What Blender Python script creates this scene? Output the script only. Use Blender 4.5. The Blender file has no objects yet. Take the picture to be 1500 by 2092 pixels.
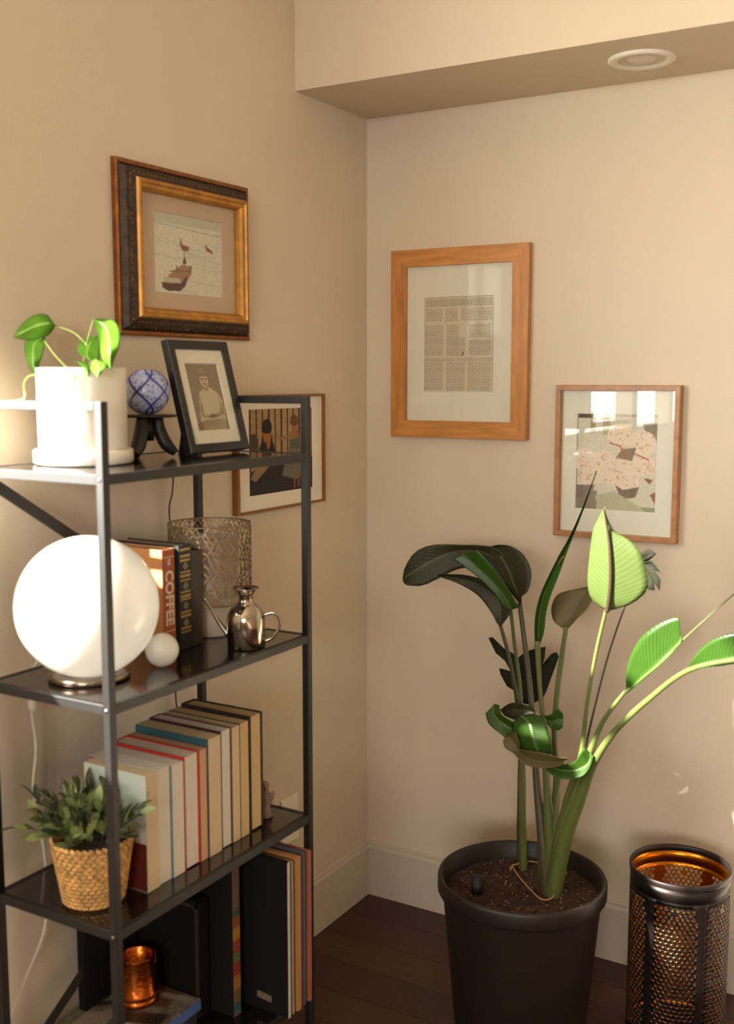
import bpy, bmesh, math, random
import numpy as np
from mathutils import Vector, Matrix
R=math.radians; PI=math.pi
rnd=random.Random(7)
scn=bpy.context.scene; col=scn.collection

# ------------------------------------------------ camera, daylight, exposure
F=2239.0; PITCH=math.atan(274/F); YAW=R(30.6); CAM=Vector((1.51,-2.553,1.45))
fw=Vector((-math.sin(YAW)*math.cos(PITCH),math.cos(YAW)*math.cos(PITCH),-math.sin(PITCH)))
rt=Vector((math.cos(YAW),math.sin(YAW),0)); up=rt.cross(fw)
cd=bpy.data.cameras.new('camera'); cam=bpy.data.objects.new('camera',cd); col.objects.link(cam)
cam.matrix_world=Matrix(((rt.x,up.x,-fw.x,CAM.x),(rt.y,up.y,-fw.y,CAM.y),(rt.z,up.z,-fw.z,CAM.z),(0,0,0,1)))
cd.sensor_fit='HORIZONTAL'; cd.sensor_width=24; cd.lens=24*F/1500; cd.clip_start=.05
cd.dof.use_dof=True; cd.dof.focus_distance=2.75; cd.dof.aperture_fstop=3.2
scn.camera=cam
scn.view_settings.view_transform='Standard'; scn.view_settings.look='None'
scn.view_settings.gamma=1; scn.view_settings.use_curve_mapping=False
scn.view_settings.exposure=2.2
w=bpy.data.worlds.new('sky'); scn.world=w; w.use_nodes=True
bg=w.node_tree.nodes['Background']; bg.inputs[0].default_value=(1.0,.98,.93,1); bg.inputs[1].default_value=5.0
SUN=Vector((.50,.78,-.50)).normalized()
sd=bpy.data.lights.new('sun','SUN'); so=bpy.data.objects.new('sun',sd); col.objects.link(so)
sd.energy=7.5; sd.angle=R(1.2); sd.color=(1.0,.95,.86)
so.rotation_euler=SUN.to_track_quat('-Z','Y').to_euler(); so.location=(-3,-6,4)
def portal(name,loc,rot,sx,sy):
    l=bpy.data.lights.new(name,'AREA'); l.shape='RECTANGLE'; l.size=sx; l.size_y=sy; l.cycles.is_portal=True
    o=bpy.data.objects.new(name,l); col.objects.link(o); o.location=loc; o.rotation_euler=rot
# openings: left wall y,z  /  front wall x,z
WL=(-3.9,-1.335,1.17,2.25); WF=(1.5,3.5,1.45,2.45); ROOMX=4.2; ROOMY=-6.0; CEIL=2.6
portal('window_portal_left',(-.05,(WL[0]+WL[1])/2,(WL[2]+WL[3])/2),(0,R(-90),0),WL[3]-WL[2],WL[1]-WL[0])
portal('window_portal_front',((WF[0]+WF[1])/2,ROOMY-.05,(WF[2]+WF[3])/2),(R(90),0,0),WF[1]-WF[0],WF[3]-WF[2])

# ------------------------------------------------ helpers
def at(u,v,ax,val):
    d=fw+rt*((u-750)/F)-up*((v-1046)/F); return CAM+d*((val-CAM[ax])/d[ax])
def lin(c): return c/12.92 if c<=.04045 else ((c+.055)/1.055)**2.4
def hexc(h): return tuple(lin(int(h[i:i+2],16)/255) for i in (0,2,4))
MATS={}
def mat(name,c,rough=.6,metal=0.,spec=.5,noise=0.,nscale=20,bump=0.,bscale=60,coat=0.,sss=0.,stretch=None,transl=0.):
    if name in MATS: return MATS[name]
    m=bpy.data.materials.new(name); m.use_nodes=True; nt=m.node_tree; N=nt.nodes; L=nt.links
    b=N['Principled BSDF']; rgb=hexc(c); b.inputs['Base Color'].default_value=(*rgb,1)
    b.inputs['Roughness'].default_value=rough; b.inputs['Metallic'].default_value=metal
    b.inputs['Specular IOR Level'].default_value=spec; b.inputs['Coat Weight'].default_value=coat
    if sss: b.inputs['Subsurface Weight'].default_value=sss; b.inputs['Subsurface Scale'].default_value=.03; b.inputs['Subsurface Radius'].default_value=(1,1,1)
    tc=N.new('ShaderNodeTexCoord'); mp=N.new('ShaderNodeMapping'); L.new(tc.outputs['Object'],mp.inputs[0])
    if stretch: mp.inputs['Scale'].default_value=stretch
    if noise:
        n=N.new('ShaderNodeTexNoise'); n.inputs['Scale'].default_value=nscale; n.inputs['Detail'].default_value=5
        L.new(mp.outputs[0],n.inputs['Vector'])
        r=N.new('ShaderNodeValToRGB'); r.color_ramp.elements[0].position=.3; r.color_ramp.elements[1].position=.7
        r.color_ramp.elements[0].color=(*[x*(1-noise) for x in rgb],1); r.color_ramp.elements[1].color=(*[min(1,x*(1+noise)) for x in rgb],1)
        L.new(n.outputs[0],r.inputs[0]); L.new(r.outputs[0],b.inputs['Base Color'])
    if bump:
        n=N.new('ShaderNodeTexNoise'); n.inputs['Scale'].default_value=bscale; n.inputs['Detail'].default_value=3
        L.new(mp.outputs[0],n.inputs['Vector']); bp=N.new('ShaderNodeBump'); bp.inputs['Strength'].default_value=bump; bp.inputs['Distance'].default_value=.002
        L.new(n.outputs[0],bp.inputs['Height']); L.new(bp.outputs[0],b.inputs['Normal'])
    if transl:
        t=N.new('ShaderNodeBsdfTranslucent'); t.inputs[0].default_value=(*[min(1,x*1.3) for x in rgb],1)
        mx=N.new('ShaderNodeMixShader'); mx.inputs[0].default_value=transl
        L.new(b.outputs[0],mx.inputs[1]); L.new(t.outputs[0],mx.inputs[2]); L.new(mx.outputs[0],N['Material Output'].inputs[0])
    MATS[name]=m; return m
def glass_mat(name,tint='ffffff',refl=1.45,rough=.0,base=0.0):
    if name in MATS: return MATS[name]
    m=bpy.data.materials.new(name); m.use_nodes=True; nt=m.node_tree; N=nt.nodes; L=nt.links
    N.remove(N['Principled BSDF'])
    t=N.new('ShaderNodeBsdfTransparent'); t.inputs[0].default_value=(*hexc(tint),1)
    g=N.new('ShaderNodeBsdfGlossy'); g.inputs['Roughness'].default_value=rough
    f=N.new('ShaderNodeFresnel'); f.inputs[0].default_value=refl
    a=N.new('ShaderNodeMath'); a.operation='ADD'; a.inputs[1].default_value=base; L.new(f.outputs[0],a.inputs[0])
    ge=N.new('ShaderNodeNewGeometry'); inv=N.new('ShaderNodeMath'); inv.operation='SUBTRACT'; inv.inputs[0].default_value=1; L.new(ge.outputs['Backfacing'],inv.inputs[1])
    mu=N.new('ShaderNodeMath'); mu.operation='MULTIPLY'; L.new(a.outputs[0],mu.inputs[0]); L.new(inv.outputs[0],mu.inputs[1])
    mx=N.new('ShaderNodeMixShader'); L.new(mu.outputs[0],mx.inputs[0]); L.new(t.outputs[0],mx.inputs[1]); L.new(g.outputs[0],mx.inputs[2])
    L.new(mx.outputs[0],N['Material Output'].inputs[0]); MATS[name]=m; return m
def leaf_mat(name,c1,c2,c3,rough=.35,transl=.35,ribs=70,tcol=None):
    """c1 blade, c2 rib stripes, c3 midrib; UV x across (0..1), y along"""
    if name in MATS: return MATS[name]
    m=bpy.data.materials.new(name); m.use_nodes=True; nt=m.node_tree; N=nt.nodes; L=nt.links
    b=N['Principled BSDF']; b.inputs['Roughness'].default_value=rough; b.inputs['Specular IOR Level'].default_value=.35
    uv=N.new('ShaderNodeTexCoord'); sp=N.new('ShaderNodeSeparateXYZ'); L.new(uv.outputs['UV'],sp.inputs[0])
    def math_(op,a,bb):
        n=N.new('ShaderNodeMath'); n.operation=op
        for i,x in enumerate((a,bb)):
            if isinstance(x,(int,float)): n.inputs[i].default_value=x
            else: L.new(x,n.inputs[i])
        return n.outputs[0]
    ax=math_('ABSOLUTE',math_('SUBTRACT',sp.outputs[0],.5),0)
    ph=math_('SUBTRACT',math_('MULTIPLY',sp.outputs[1],ribs),math_('MULTIPLY',ax,ribs*.35))
    s=math_('MULTIPLY',math_('ADD',math_('SINE',ph,0),1),.5)
    mx=N.new('ShaderNodeMixRGB'); mx.inputs[1].default_value=(*hexc(c1),1); mx.inputs[2].default_value=(*hexc(c2),1); L.new(s,mx.inputs[0])
    no=N.new('ShaderNodeTexNoise'); no.inputs['Scale'].default_value=14; no.inputs['Detail'].default_value=4; L.new(uv.outputs['Object'],no.inputs['Vector'])
    mn=N.new('ShaderNodeMixRGB'); mn.blend_type='MULTIPLY'; mn.inputs[0].default_value=.45; L.new(mx.outputs[0],mn.inputs[1]); L.new(no.outputs[0],mn.inputs[2])
    mr=N.new('ShaderNodeMapRange'); mr.inputs[1].default_value=.018; mr.inputs[2].default_value=.04; mr.inputs[3].default_value=1; mr.inputs[4].default_value=0; L.new(ax,mr.inputs[0])
    m2=N.new('ShaderNodeMixRGB'); L.new(mr.outputs[0],m2.inputs[0]); L.new(mn.outputs[0],m2.inputs[1]); m2.inputs[2].default_value=(*hexc(c3),1)
    L.new(m2.outputs[0],b.inputs['Base Color'])
    bp=N.new('ShaderNodeBump'); bp.inputs['Strength'].default_value=.2; bp.inputs['Distance'].default_value=.0008; L.new(s,bp.inputs['Height']); L.new(bp.outputs[0],b.inputs['Normal'])
    t=N.new('ShaderNodeBsdfTranslucent')
    if tcol: t.inputs[0].default_value=(*hexc(tcol),1)
    else: L.new(m2.outputs[0],t.inputs[0])
    ms=N.new('ShaderNodeMixShader'); ms.inputs[0].default_value=transl
    L.new(b.outputs[0],ms.inputs[1]); L.new(t.outputs[0],ms.inputs[2]); L.new(ms.outputs[0],N['Material Output'].inputs[0])
    MATS[name]=m; return m

class MB:
    def __init__(s): s.v=[]; s.f=[]; s.m=[]; s.sm=[]
    def add(s,vs,fs,mi=0,smooth=False):
        o=len(s.v); s.v+= [tuple(v) for v in vs]; s.f+=[tuple(i+o for i in f) for f in fs]; s.m+=[mi]*len(fs); s.sm+=[smooth]*len(fs); return s
    def box(s,c,d,rot=None,mi=0,bev=0.0):
        c=Vector(c); hx,hy,hz=[x/2 for x in d]
        if bev<=0:
            vs=[Vector((x,y,z)) for x in(-hx,hx) for y in(-hy,hy) for z in(-hz,hz)]
            fs=[(0,1,3,2),(4,6,7,5),(0,4,5,1),(2,3,7,6),(0,2,6,4),(1,5,7,3)]
        else:
            bm=bmesh.new(); bmesh.ops.create_cube(bm,size=1)
            for v in bm.verts: v.co=Vector((v.co.x*d[0],v.co.y*d[1],v.co.z*d[2]))
            bmesh.ops.bevel(bm,geom=bm.edges[:],offset=min(bev,min(d)*.45),segments=2,affect='EDGES',profile=.5)
            bm.verts.index_update(); vs=[v.co.copy() for v in bm.verts]; fs=[[v.index for v in f.verts] for f in bm.faces]; bm.free()
        if rot is not None: vs=[rot@v for v in vs]
        return s.add([v+c for v in vs],fs,mi)
    def box2(s,a,b,mi=0,bev=0.0):
        return s.box([(a[i]+b[i])/2 for i in range(3)],[abs(b[i]-a[i]) for i in range(3)],None,mi,bev)
    def lathe(s,prof,c=(0,0,0),n=48,mi=0,caps=True,smooth=True,seg=None):
        """prof: list of (r,z). r==0 collapses to centre"""
        c=Vector(c); vs=[];fs=[]
        for r,z in prof:
            for k in range(n):
                a=2*PI*k/n; vs.append(c+Vector((r*math.cos(a),r*math.sin(a),z)))
        for i in range(len(prof)-1):
            for k in range(n):
                k2=(k+1)%n; fs.append((i*n+k,i*n+k2,(i+1)*n+k2,(i+1)*n+k))
        return s.add(vs,fs,mi,smooth)
    def tube(s,pts,rad,n=8,mi=0,flat=1.0,smooth=True):
        P=[Vector(p) for p in pts]; vs=[];fs=[]
        if not hasattr(rad,'__len__'): rad=[rad]*len(P)
        prev=None
        for i,p in enumerate(P):
            t=(P[min(i+1,len(P)-1)]-P[max(i-1,0)]).normalized()
            if prev is None:
                a=Vector((0,0,1)) if abs(t.z)<.9 else Vector((1,0,0)); x=t.cross(a).normalized()
            else: x=(prev-t*prev.dot(t)).normalized()
            prev=x; y=t.cross(x)
            for k in range(n):
                a=2*PI*k/n; vs.append(p+x*math.cos(a)*rad[i]+y*math.sin(a)*rad[i]*flat)
        for i in range(len(P)-1):
            for k in range(n): k2=(k+1)%n; fs.append((i*n+k,i*n+k2,(i+1)*n+k2,(i+1)*n+k))
        fs.append(tuple(range(n))[::-1]); fs.append(tuple((len(P)-1)*n+k for k in range(n)))
        return s.add(vs,fs,mi,smooth)
    def ball(s,c,r,n=16,mi=0,sc=(1,1,1),rot=None):
        c=Vector(c); vs=[];fs=[];h=n//2
        for i in range(h+1):
            th=PI*i/h
            for k in range(n):
                a=2*PI*k/n; v=Vector((r*sc[0]*math.sin(th)*math.cos(a),r*sc[1]*math.sin(th)*math.sin(a),r*sc[2]*math.cos(th)))
                if rot is not None: v=rot@v
                vs.append(c+v)
        for i in range(h):
            for k in range(n): k2=(k+1)%n; fs.append((i*n+k,(i+1)*n+k,(i+1)*n+k2,i*n+k2))
        return s.add(vs,fs,mi,True)
    def build(s,name,mats,parent=None,world=True):
        me=bpy.data.meshes.new(name)
        off=Vector((0,0,0))
        if parent is not None and world: off=root_loc(parent)
        me.from_pydata([(v[0]-off.x,v[1]-off.y,v[2]-off.z) for v in s.v],[],s.f)
        if not isinstance(mats,(list,tuple)): mats=[mats]
        for m in mats: me.materials.append(m)
        me.polygons.foreach_set('material_index',s.m); me.polygons.foreach_set('use_smooth',s.sm)
        bm=bmesh.new(); bm.from_mesh(me); bmesh.ops.remove_doubles(bm,verts=bm.verts,dist=1e-6)
        bmesh.ops.recalc_face_normals(bm,faces=bm.faces); bm.to_mesh(me); bm.free(); me.update()
        o=bpy.data.objects.new(name,me); col.objects.link(o)
        if parent is not None: o.parent=parent
        return o
def root_loc(o):
    v=Vector((0,0,0))
    while o is not None: v=v+o.location; o=o.parent
    return v
def tag(o,label=None,cat=None,group=None,kind=None):
    if label: o['label']=label
    if cat: o['category']=cat
    if group: o['group']=group
    if kind: o['kind']=kind
    return o
def thing(name,label,cat,loc,group=None,rotz=0):
    o=bpy.data.objects.new(name,None); col.objects.link(o); o.location=loc; o.rotation_euler=(0,0,rotz); o.empty_display_size=.05
    return tag(o,label,cat,group)
def solid(o,t): m=o.modifiers.new('thickness','SOLIDIFY'); m.thickness=t; m.offset=0; return o
def smoothpath(pts,n=6):
    P=[Vector(p) for p in pts]; out=[]
    for i in range(len(P)-1):
        p0=P[max(i-1,0)];p1=P[i];p2=P[i+1];p3=P[min(i+2,len(P)-1)]
        for k in range(n):
            t=k/n; out.append(.5*((2*p1)+(p2-p0)*t+(2*p0-5*p1+4*p2-p3)*t*t+(3*p1-p0-3*p2+p3)*t**3))
    out.append(P[-1]); return out
def lerpl(a,n): # resample radius list
    return [a[min(int(i/(n-1)*(len(a)-1)),len(a)-2)]*(1-(i/(n-1)*(len(a)-1)-min(int(i/(n-1)*(len(a)-1)),len(a)-2)))+a[min(int(i/(n-1)*(len(a)-1)),len(a)-2)+1]*(i/(n-1)*(len(a)-1)-min(int(i/(n-1)*(len(a)-1)),len(a)-2)) for i in range(n)]

# ------------------------------------------------ materials
wallm=mat('wall_paint','d6c7b1',.85,bump=.25,bscale=220,noise=.02,nscale=3)
ceilm=mat('ceiling_paint','e8dfcd',.9,bump=.2,bscale=200)
trimm=mat('trim_paint','c6b9aa',.5)
farm=mat('far_wall_darkened','a8927a',.85,bump=.2,bscale=200)  # unseen walls, colour darkened to cut bounce light low in the room
woodf=mat('floor_wood','3a2015',.42,noise=.35,nscale=9,stretch=(1,12,12),bump=.15,bscale=20)
blackm=mat('black_metal','171411',.46,spec=.55,bump=.05,bscale=300)
panelm=mat('black_shelf_gloss','17110e',.14,spec=.8,coat=.4)
whitec=mat('white_ceramic','ece6d8',.35)
groundm=mat('outside_paving','b0a894',.9,noise=.2,nscale=3)

# ------------------------------------------------ structure
t_=.15
m=MB()
y0,y1,z0,z1=WL
m.box2((-t_,ROOMY,0),(0,y0,CEIL)); m.box2((-t_,y1,0),(0,t_,CEIL)); m.box2((-t_,y0,0),(0,y1,z0)); m.box2((-t_,y0,z1),(0,y1,CEIL)); m.box2((-t_,-1.57,1.62),(0,y1,z1)); m.box2((-t_,-1.55,z0),(0,y1,1.27))  # final boxes added out of view, stepping the opening to shape the sunbeam
tag(m.build('wall_left',wallm),kind='structure')
m=MB().box2((0,0,0),(ROOMX,t_,CEIL)); tag(m.build('wall_back',wallm),kind='structure')
m=MB().box2((ROOMX,ROOMY,0),(ROOMX+t_,t_,CEIL)); tag(m.build('wall_right',farm),kind='structure')
x0,x1,z0,z1=WF
m=MB(); m.box2((-t_,ROOMY-t_,0),(x0,ROOMY,CEIL)); m.box2((x1,ROOMY-t_,0),(ROOMX+t_,ROOMY,CEIL)); m.box2((x0,ROOMY-t_,0),(x1,ROOMY,z0)); m.box2((x0,ROOMY-t_,z1),(x1,ROOMY,CEIL))
tag(m.build('wall_front',farm),kind='structure')
tag(MB().box2((-t_,ROOMY-t_,CEIL),(ROOMX+t_,t_,CEIL+.1)).build('ceiling',ceilm),kind='structure')
SOF=2.12
tag(MB().box2((0,-.332,SOF),(ROOMX,0,CEIL)).build('ceiling_soffit',wallm),kind='structure')
fl=tag(MB().box2((-t_,ROOMY-t_,-.1),(ROOMX+t_,t_,-.014)).build('floor',woodf),kind='structure')
# floor planks, 12 cm wide, running along the back wall
pm=[]
for k,c in enumerate(('3b2116','34190f','42261a')):
    pm.append(mat('floor_plank_%d'%k,c,.4,noise=.35,nscale=6,stretch=(1.2,14,14),bump=.1,bscale=30))
pmesh={}
nrow=int(-ROOMY/.12)
for r in range(nrow):
    xs=0.0; yy=-(r+.5)*.12; first=rnd.choice((.5,.9,1.3,1.7))
    while xs<ROOMX-1e-6:
        ln=first if xs==0 else 1.8
        ln=min(ln,ROOMX-xs); key=(round(ln,3),rnd.randrange(3))
        if key not in pmesh:
            o=MB().box((0,0,-.007),(key[0]-.0012,.1188,.014),bev=.0008).build('plank',pm[key[1]],fl,world=False); pmesh[key]=o.data
        else:
            o=bpy.data.objects.new('plank',pmesh[key]); col.objects.link(o); o.parent=fl
        o.location=(xs+ln/2,yy,0); xs+=ln
tag(MB().box2((-14,-20,-.3),(14,12,-.12)).build('ground',groundm),kind='structure')
# baseboards with a stepped cap
def baseboard(name,a,b,n):
    a=Vector(a);b=Vector(b);n=Vector(n); prof=[(0,0),(.013,0),(.013,.138),(.0085,.146),(.0085,.152),(.004,.156),(0,.156)]
    vs=[];fs=[]
    for p in (a,b):
        for d,z in prof: vs.append(p+n*d+Vector((0,0,z)))
    k=len(prof)
    for i in range(k-1): fs.append((i,i+1,k+i+1,k+i))
    fs.append(tuple(range(k))); fs.append(tuple(range(k,2*k)))
    tag(MB().add(vs,fs).build(name,trimm),kind='structure')
baseboard('baseboard_left',(0,ROOMY,0),(0,-.013,0),(1,0,0))
baseboard('baseboard_back',(0,0,0),(ROOMX,0,0),(0,-1,0))
# windows (seen only as light and in the reflections)
def window(name,axis,pos,a0,a1,z0,z1,nm,nh):
    m=MB(); f=.05
    def bar(p0,p1,q0,q1):
        if axis=='x': m.box2((pos-.04,p0,q0),(pos+.04,p1,q1))
        else: m.box2((p0,pos-.04,q0),(p1,pos+.04,q1))
    bar(a0,a0+f,z0,z1);bar(a1-f,a1,z0,z1);bar(a0,a1,z0,z0+f);bar(a0,a1,z1-f,z1)
    for i in range(1,nm): c=a0+(a1-a0)*i/nm; bar(c-.025,c+.025,z0,z1)
    for zz in nh: bar(a0,a1,zz-.02,zz+.02)
    tag(m.build(name,trimm),kind='structure')
window('window_1','x',-.09,WL[0],WL[1],WL[2],WL[3],1,())
for y_ in (-2.6,-3.25): tag(MB().box2((-.13,y_-.03,WL[2]+.05),(-.05,y_+.03,WL[3]-.05)).build('window_1_mullion',trimm),kind='structure')
window('window_2','y',ROOMY-.09,WF[0],WF[1],WF[2],WF[3],2,())
# recessed downlight
c=at(1312,120,2,SOF)
d=thing('recessed_downlight','white round recessed light in the underside of the soffit','light',c)
wm=mat('white_enamel','e9e2d2',.45)
MB().lathe([(.071,0),(.071,-.004),(.066,-.007),(.054,-.006),(.050,-.003)],c,56).build('trim_ring',wm,d)
MB().lathe([(.050,-.003),(.047,-.0015),(.030,-.0012),(.012,-.0012),(0,-.0012)],c,56).build('baffle',mat('baffle_white','cfc8b6',.6),d)
MB().lathe([(.0,-.0035),(.026,-.0035),(.030,-.0015)],c,40).build('lens',mat('frosted_lens','e0dac9',.3),d)
# outlet plate on the left wall
yc=-.388; zc=.352
o=thing('outlet_plate','white electrical outlet plate low on the wall behind the shelf','outlet',(0,yc,zc))
MB().box((.0035,yc,zc),(.007,.073,.118),bev=.002).build('plate',wm,o)
for dz in (-.02,.02):
    MB().box((.0078,yc,zc+dz),(.003,.034,.028),bev=.001).build('socket',wm,o)

# ------------------------------------------------ flat prints painted on fine grids
class Paint:
    def __init__(s,w,h,c,seed=1):
        s.w=w;s.h=h; s.a=np.zeros((h,w,3)); s.a[:]=s.c(c); s.r=np.random.RandomState(seed)
        s.X,s.Y=np.meshgrid((np.arange(w)+.5)/w,(np.arange(h)+.5)/h); s.asp=h/w
    def c(s,h): return np.array([int(h[i:i+2],16)/255 for i in(0,2,4)])
    def put(s,mask,c,al=1.0): s.a[mask]=s.a[mask]*(1-al)+s.c(c)*al
    def ell(s,cx,cy,rx,ry,c,al=1.0,ang=0):
        dx=s.X-cx; dy=(s.Y-cy)*s.asp; ca,sa=math.cos(R(ang)),math.sin(R(ang)); u=dx*ca+dy*sa; v=-dx*sa+dy*ca
        s.put((u/rx)**2+(v/(ry*s.asp))**2<1,c,al)
    def rect(s,x0,y0,x1,y1,c,al=1.0): s.put((s.X>=x0)&(s.X<x1)&(s.Y>=y0)&(s.Y<y1),c,al)
    def poly(s,P,c,al=1.0):
        ins=np.zeros(s.X.shape,bool); n=len(P)
        for i in range(n):
            (ax,ay),(bx,by)=P[i],P[(i+1)%n]
            if ay==by: continue
            cr=((ay>s.Y)!=(by>s.Y))&(s.X<(bx-ax)*(s.Y-ay)/(by-ay)+ax); ins^=cr
        s.put(ins,c,al)
    def line(s,P,wd,c,al=1.0):
        for (ax,ay),(bx,by) in zip(P[:-1],P[1:]):
            dx,dy=bx-ax,(by-ay)*s.asp; L2=dx*dx+dy*dy+1e-9
            t=np.clip(((s.X-ax)*dx+(s.Y-ay)*s.asp*dy)/L2,0,1); dd=np.hypot(s.X-ax-t*dx,(s.Y-ay)*s.asp-t*dy); s.put(dd<wd,c,al)
    def noise(s,amp,blk=1):
        h=-(-s.h//blk);w=-(-s.w//blk); n=s.r.rand(h,w)-.5; n=np.kron(n,np.ones((blk,blk)))[:s.h,:s.w]; s.a+=n[...,None]*amp
    def blur(s,k=1):
        for _ in range(k):
            p=np.pad(s.a,((1,1),(1,1),(0,0)),'edge'); s.a=(p[1:-1,1:-1]*2+p[:-2,1:-1]+p[2:,1:-1]+p[1:-1,:-2]+p[1:-1,2:])/6
def print_mat(name,rough):
    if name in MATS: return MATS[name]
    m=bpy.data.materials.new(name); m.use_nodes=True; nt=m.node_tree
    a=nt.nodes.new('ShaderNodeAttribute'); a.attribute_name='ink'; nt.links.new(a.outputs['Color'],nt.nodes['Principled BSDF'].inputs['Base Color'])
    nt.nodes['Principled BSDF'].inputs['Roughness'].default_value=rough; MATS[name]=m; return m
def sheet(name,paint,O,ux,uy,parent,rough=.7):
    """flat print: origin O = top-left corner (in parent space), ux across, uy down"""
    h,w=paint.h,paint.w; O=Vector(O);ux=Vector(ux);uy=Vector(uy)
    I,J=np.meshgrid(np.arange(w+1)/w,np.arange(h+1)/h)
    V=np.array(O)[None,None]+I[...,None]*np.array(ux)+J[...,None]*np.array(uy)
    me=bpy.data.meshes.new(name); idx=np.arange((h+1)*(w+1)).reshape(h+1,w+1)
    fs=np.stack([idx[:-1,:-1],idx[1:,:-1],idx[1:,1:],idx[:-1,1:]],-1).reshape(-1,4)
    me.from_pydata(V.reshape(-1,3).tolist(),[],fs.tolist())
    a=np.clip(paint.a,0,1); a=np.where(a<=.04045,a/12.92,((a+.055)/1.055)**2.4)
    at_=me.color_attributes.new('ink','FLOAT_COLOR','CORNER')
    c=np.ones((h*w,4,4)); c[:,:,:3]=a.reshape(-1,1,3); at_.data.foreach_set('color',c.reshape(-1))
    me.materials.append(print_mat('ink_on_paper_%d'%int(rough*100),rough)); me.update()
    o=bpy.data.objects.new(name,me); col.objects.link(o); o.parent=parent; return o

# ------------------------------------------------ picture frames (local: x right, z up, -y to the viewer, z=0 at bottom)
def frame_sweep(w,h,rings,mats,parent,name='frame'):
    m=MB(); R_=[]
    for ins,out,_ in rings:
        a=w/2-ins; R_.append([(-a,-out,ins),(a,-out,ins),(a,-out,h-ins),(-a,-out,h-ins)])
    for i in range(len(rings)-1):
        for k in range(4):
            k2=(k+1)%4; m.add([R_[i][k],R_[i][k2],R_[i+1][k2],R_[i+1][k]],[(0,1,2,3)],rings[i+1][2])
    return m.build(name,mats,parent,world=False)
def picture(loc,rz,w,h,label,rings,mats,mat_c,matopen,paint,glass=True,name='framed_picture',tilt=0,cat='picture',gtint=0.0,group=None):
    r=thing(name,label,cat,loc,group); r.rotation_euler=(tilt,0,rz)
    frame_sweep(w,h,rings,mats,r)
    ins,dep=rings[-1][0],rings[-1][1]; l,rr,b,t=matopen # fractions of the sight opening: left,right,bottom,top
    iw=w-2*ins; ih=h-2*ins; X0=-iw/2; Z0=ins
    m=MB(); md=.0015
    xa,xb,za,zb=X0+iw*l,X0+iw*rr,Z0+ih*b,Z0+ih*t
    o_=[(X0,-dep,Z0),(X0+iw,-dep,Z0),(X0+iw,-dep,Z0+ih),(X0,-dep,Z0+ih)]; i_=[(xa,-dep,za),(xb,-dep,za),(xb,-dep,zb),(xa,-dep,zb)]
    k_=[(xa+md,-dep+md,za+md),(xb-md,-dep+md,za+md),(xb-md,-dep+md,zb-md),(xa+md,-dep+md,zb-md)]
    for A,B in ((o_,i_),(i_,k_)):
        for k in range(4): k2=(k+1)%4; m.add([A[k],A[k2],B[k2],B[k]],[(0,1,2,3)])
    m.build('mat_board',mat_c,r,world=False)
    sheet('print',paint,(xa,-dep+md+.0002,zb),(xb-xa,0,0),(0,0,za-zb),r)
    MB().box((0,-.001,h/2),(w-.004,.002,h-.004)).build('backing_board',mat('backing_board','8a6a48',.9),r,world=False)
    if glass:
        g=MB().box((0,-dep-.004,h/2),(iw,.0015,ih)).build('glass',glass_mat('picture_glass','fbfaf6',1.5,base=gtint),r,world=False)
    return r
cream=mat('cream_mat_board','e8dfd0',.8); pinkm=mat('taupe_pink_mat_board','cbb5a5',.85); greym=mat('pale_grey_mat_board','e8eae8',.8); whm=mat('white_mat_board','eae9e3',.8)

# 1 gilt frame with boats, left wall
p=Paint(120,150,'dcded8',3); p.noise(.10,1); p.noise(.05,3)
p.rect(0,0,1,.13,'b9bcae',.6); p.line([(0,.14),(.5,.17),(1,.19)],.006,'8f9489',.7)
for k in range(16):
    y=.3+rnd.random()*.65; x=rnd.random()*.6; p.line([(x,y),(x+.2+rnd.random()*.3,y+.02)],.0035,'9fa295',.6)
p.line([(0,.52),(.3,.55),(.6,.5),(1,.55)],.006,'9a9d90',.5)
p.poly([(.36,.36),(.5,.38),(.49,.44),(.4,.44)],'8a5b4a'); p.poly([(.38,.28),(.41,.37),(.36,.37)],'9b7f6c'); 
p.poly([(.74,.33),(.86,.40),(.86,.43),(.76,.40)],'8a5b4a'); p.line([(.76,.31),(.77,.37)],.006,'9b7f6c')
p.line([(.43,.44),(.43,.68)],.006,'75523f'); p.poly([(.41,.56),(.44,.52),(.46,.6),(.41,.61)],'5d3c30')
p.poly([(.13,.84),(.3,.68),(.40,.62),(.54,.63),(.53,.72),(.42,.9),(.15,.92)],'a5836c'); p.poly([(.12,.80),(.36,.80),(.38,.88),(.14,.87)],'c9c6b4')
p.poly([(.10,.87),(.38,.86),(.42,.8),(.47,.74),(.44,.88),(.36,.96),(.18,.965),(.11,.93)],'553631')
p.line([(.22,.72),(.35,.70),(.52,.69)],.006,'6e4a3a'); p.line([(.31,.64),(.33,.72)],.006,'6e4a3a'); p.line([(.52,.62),(.5,.72)],.006,'7a5442')
p.blur(1)
gold=mat('worn_gold','b8833a',.45,metal=.45,noise=.25,nscale=40); gold2=mat('copper_gilt','8a5526',.45,metal=.6,noise=.3,nscale=60)
dark=mat('dark_carved_gesso','3a2819',.5,metal=.3,noise=.6,nscale=70,bump=1.0,bscale=130)
gf=picture((.001,-.7475,1.533),R(90),.418,.334,'gilt frame with dark ornate border around a print of boats, high on the wall',
 [(0,0,0),(0,.010,1),(.003,.013,1),(.008,.012,1),(.011,.010,2),(.018,.021,2),(.034,.032,2),(.037,.037,0),(.042,.038,0),(.044,.034,0),(.050,.032,0),(.054,.027,0),(.056,.014,0)],
 [gold,gold2,dark],pinkm,(.15,.86,.14,.86),p,glass=True)
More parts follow.
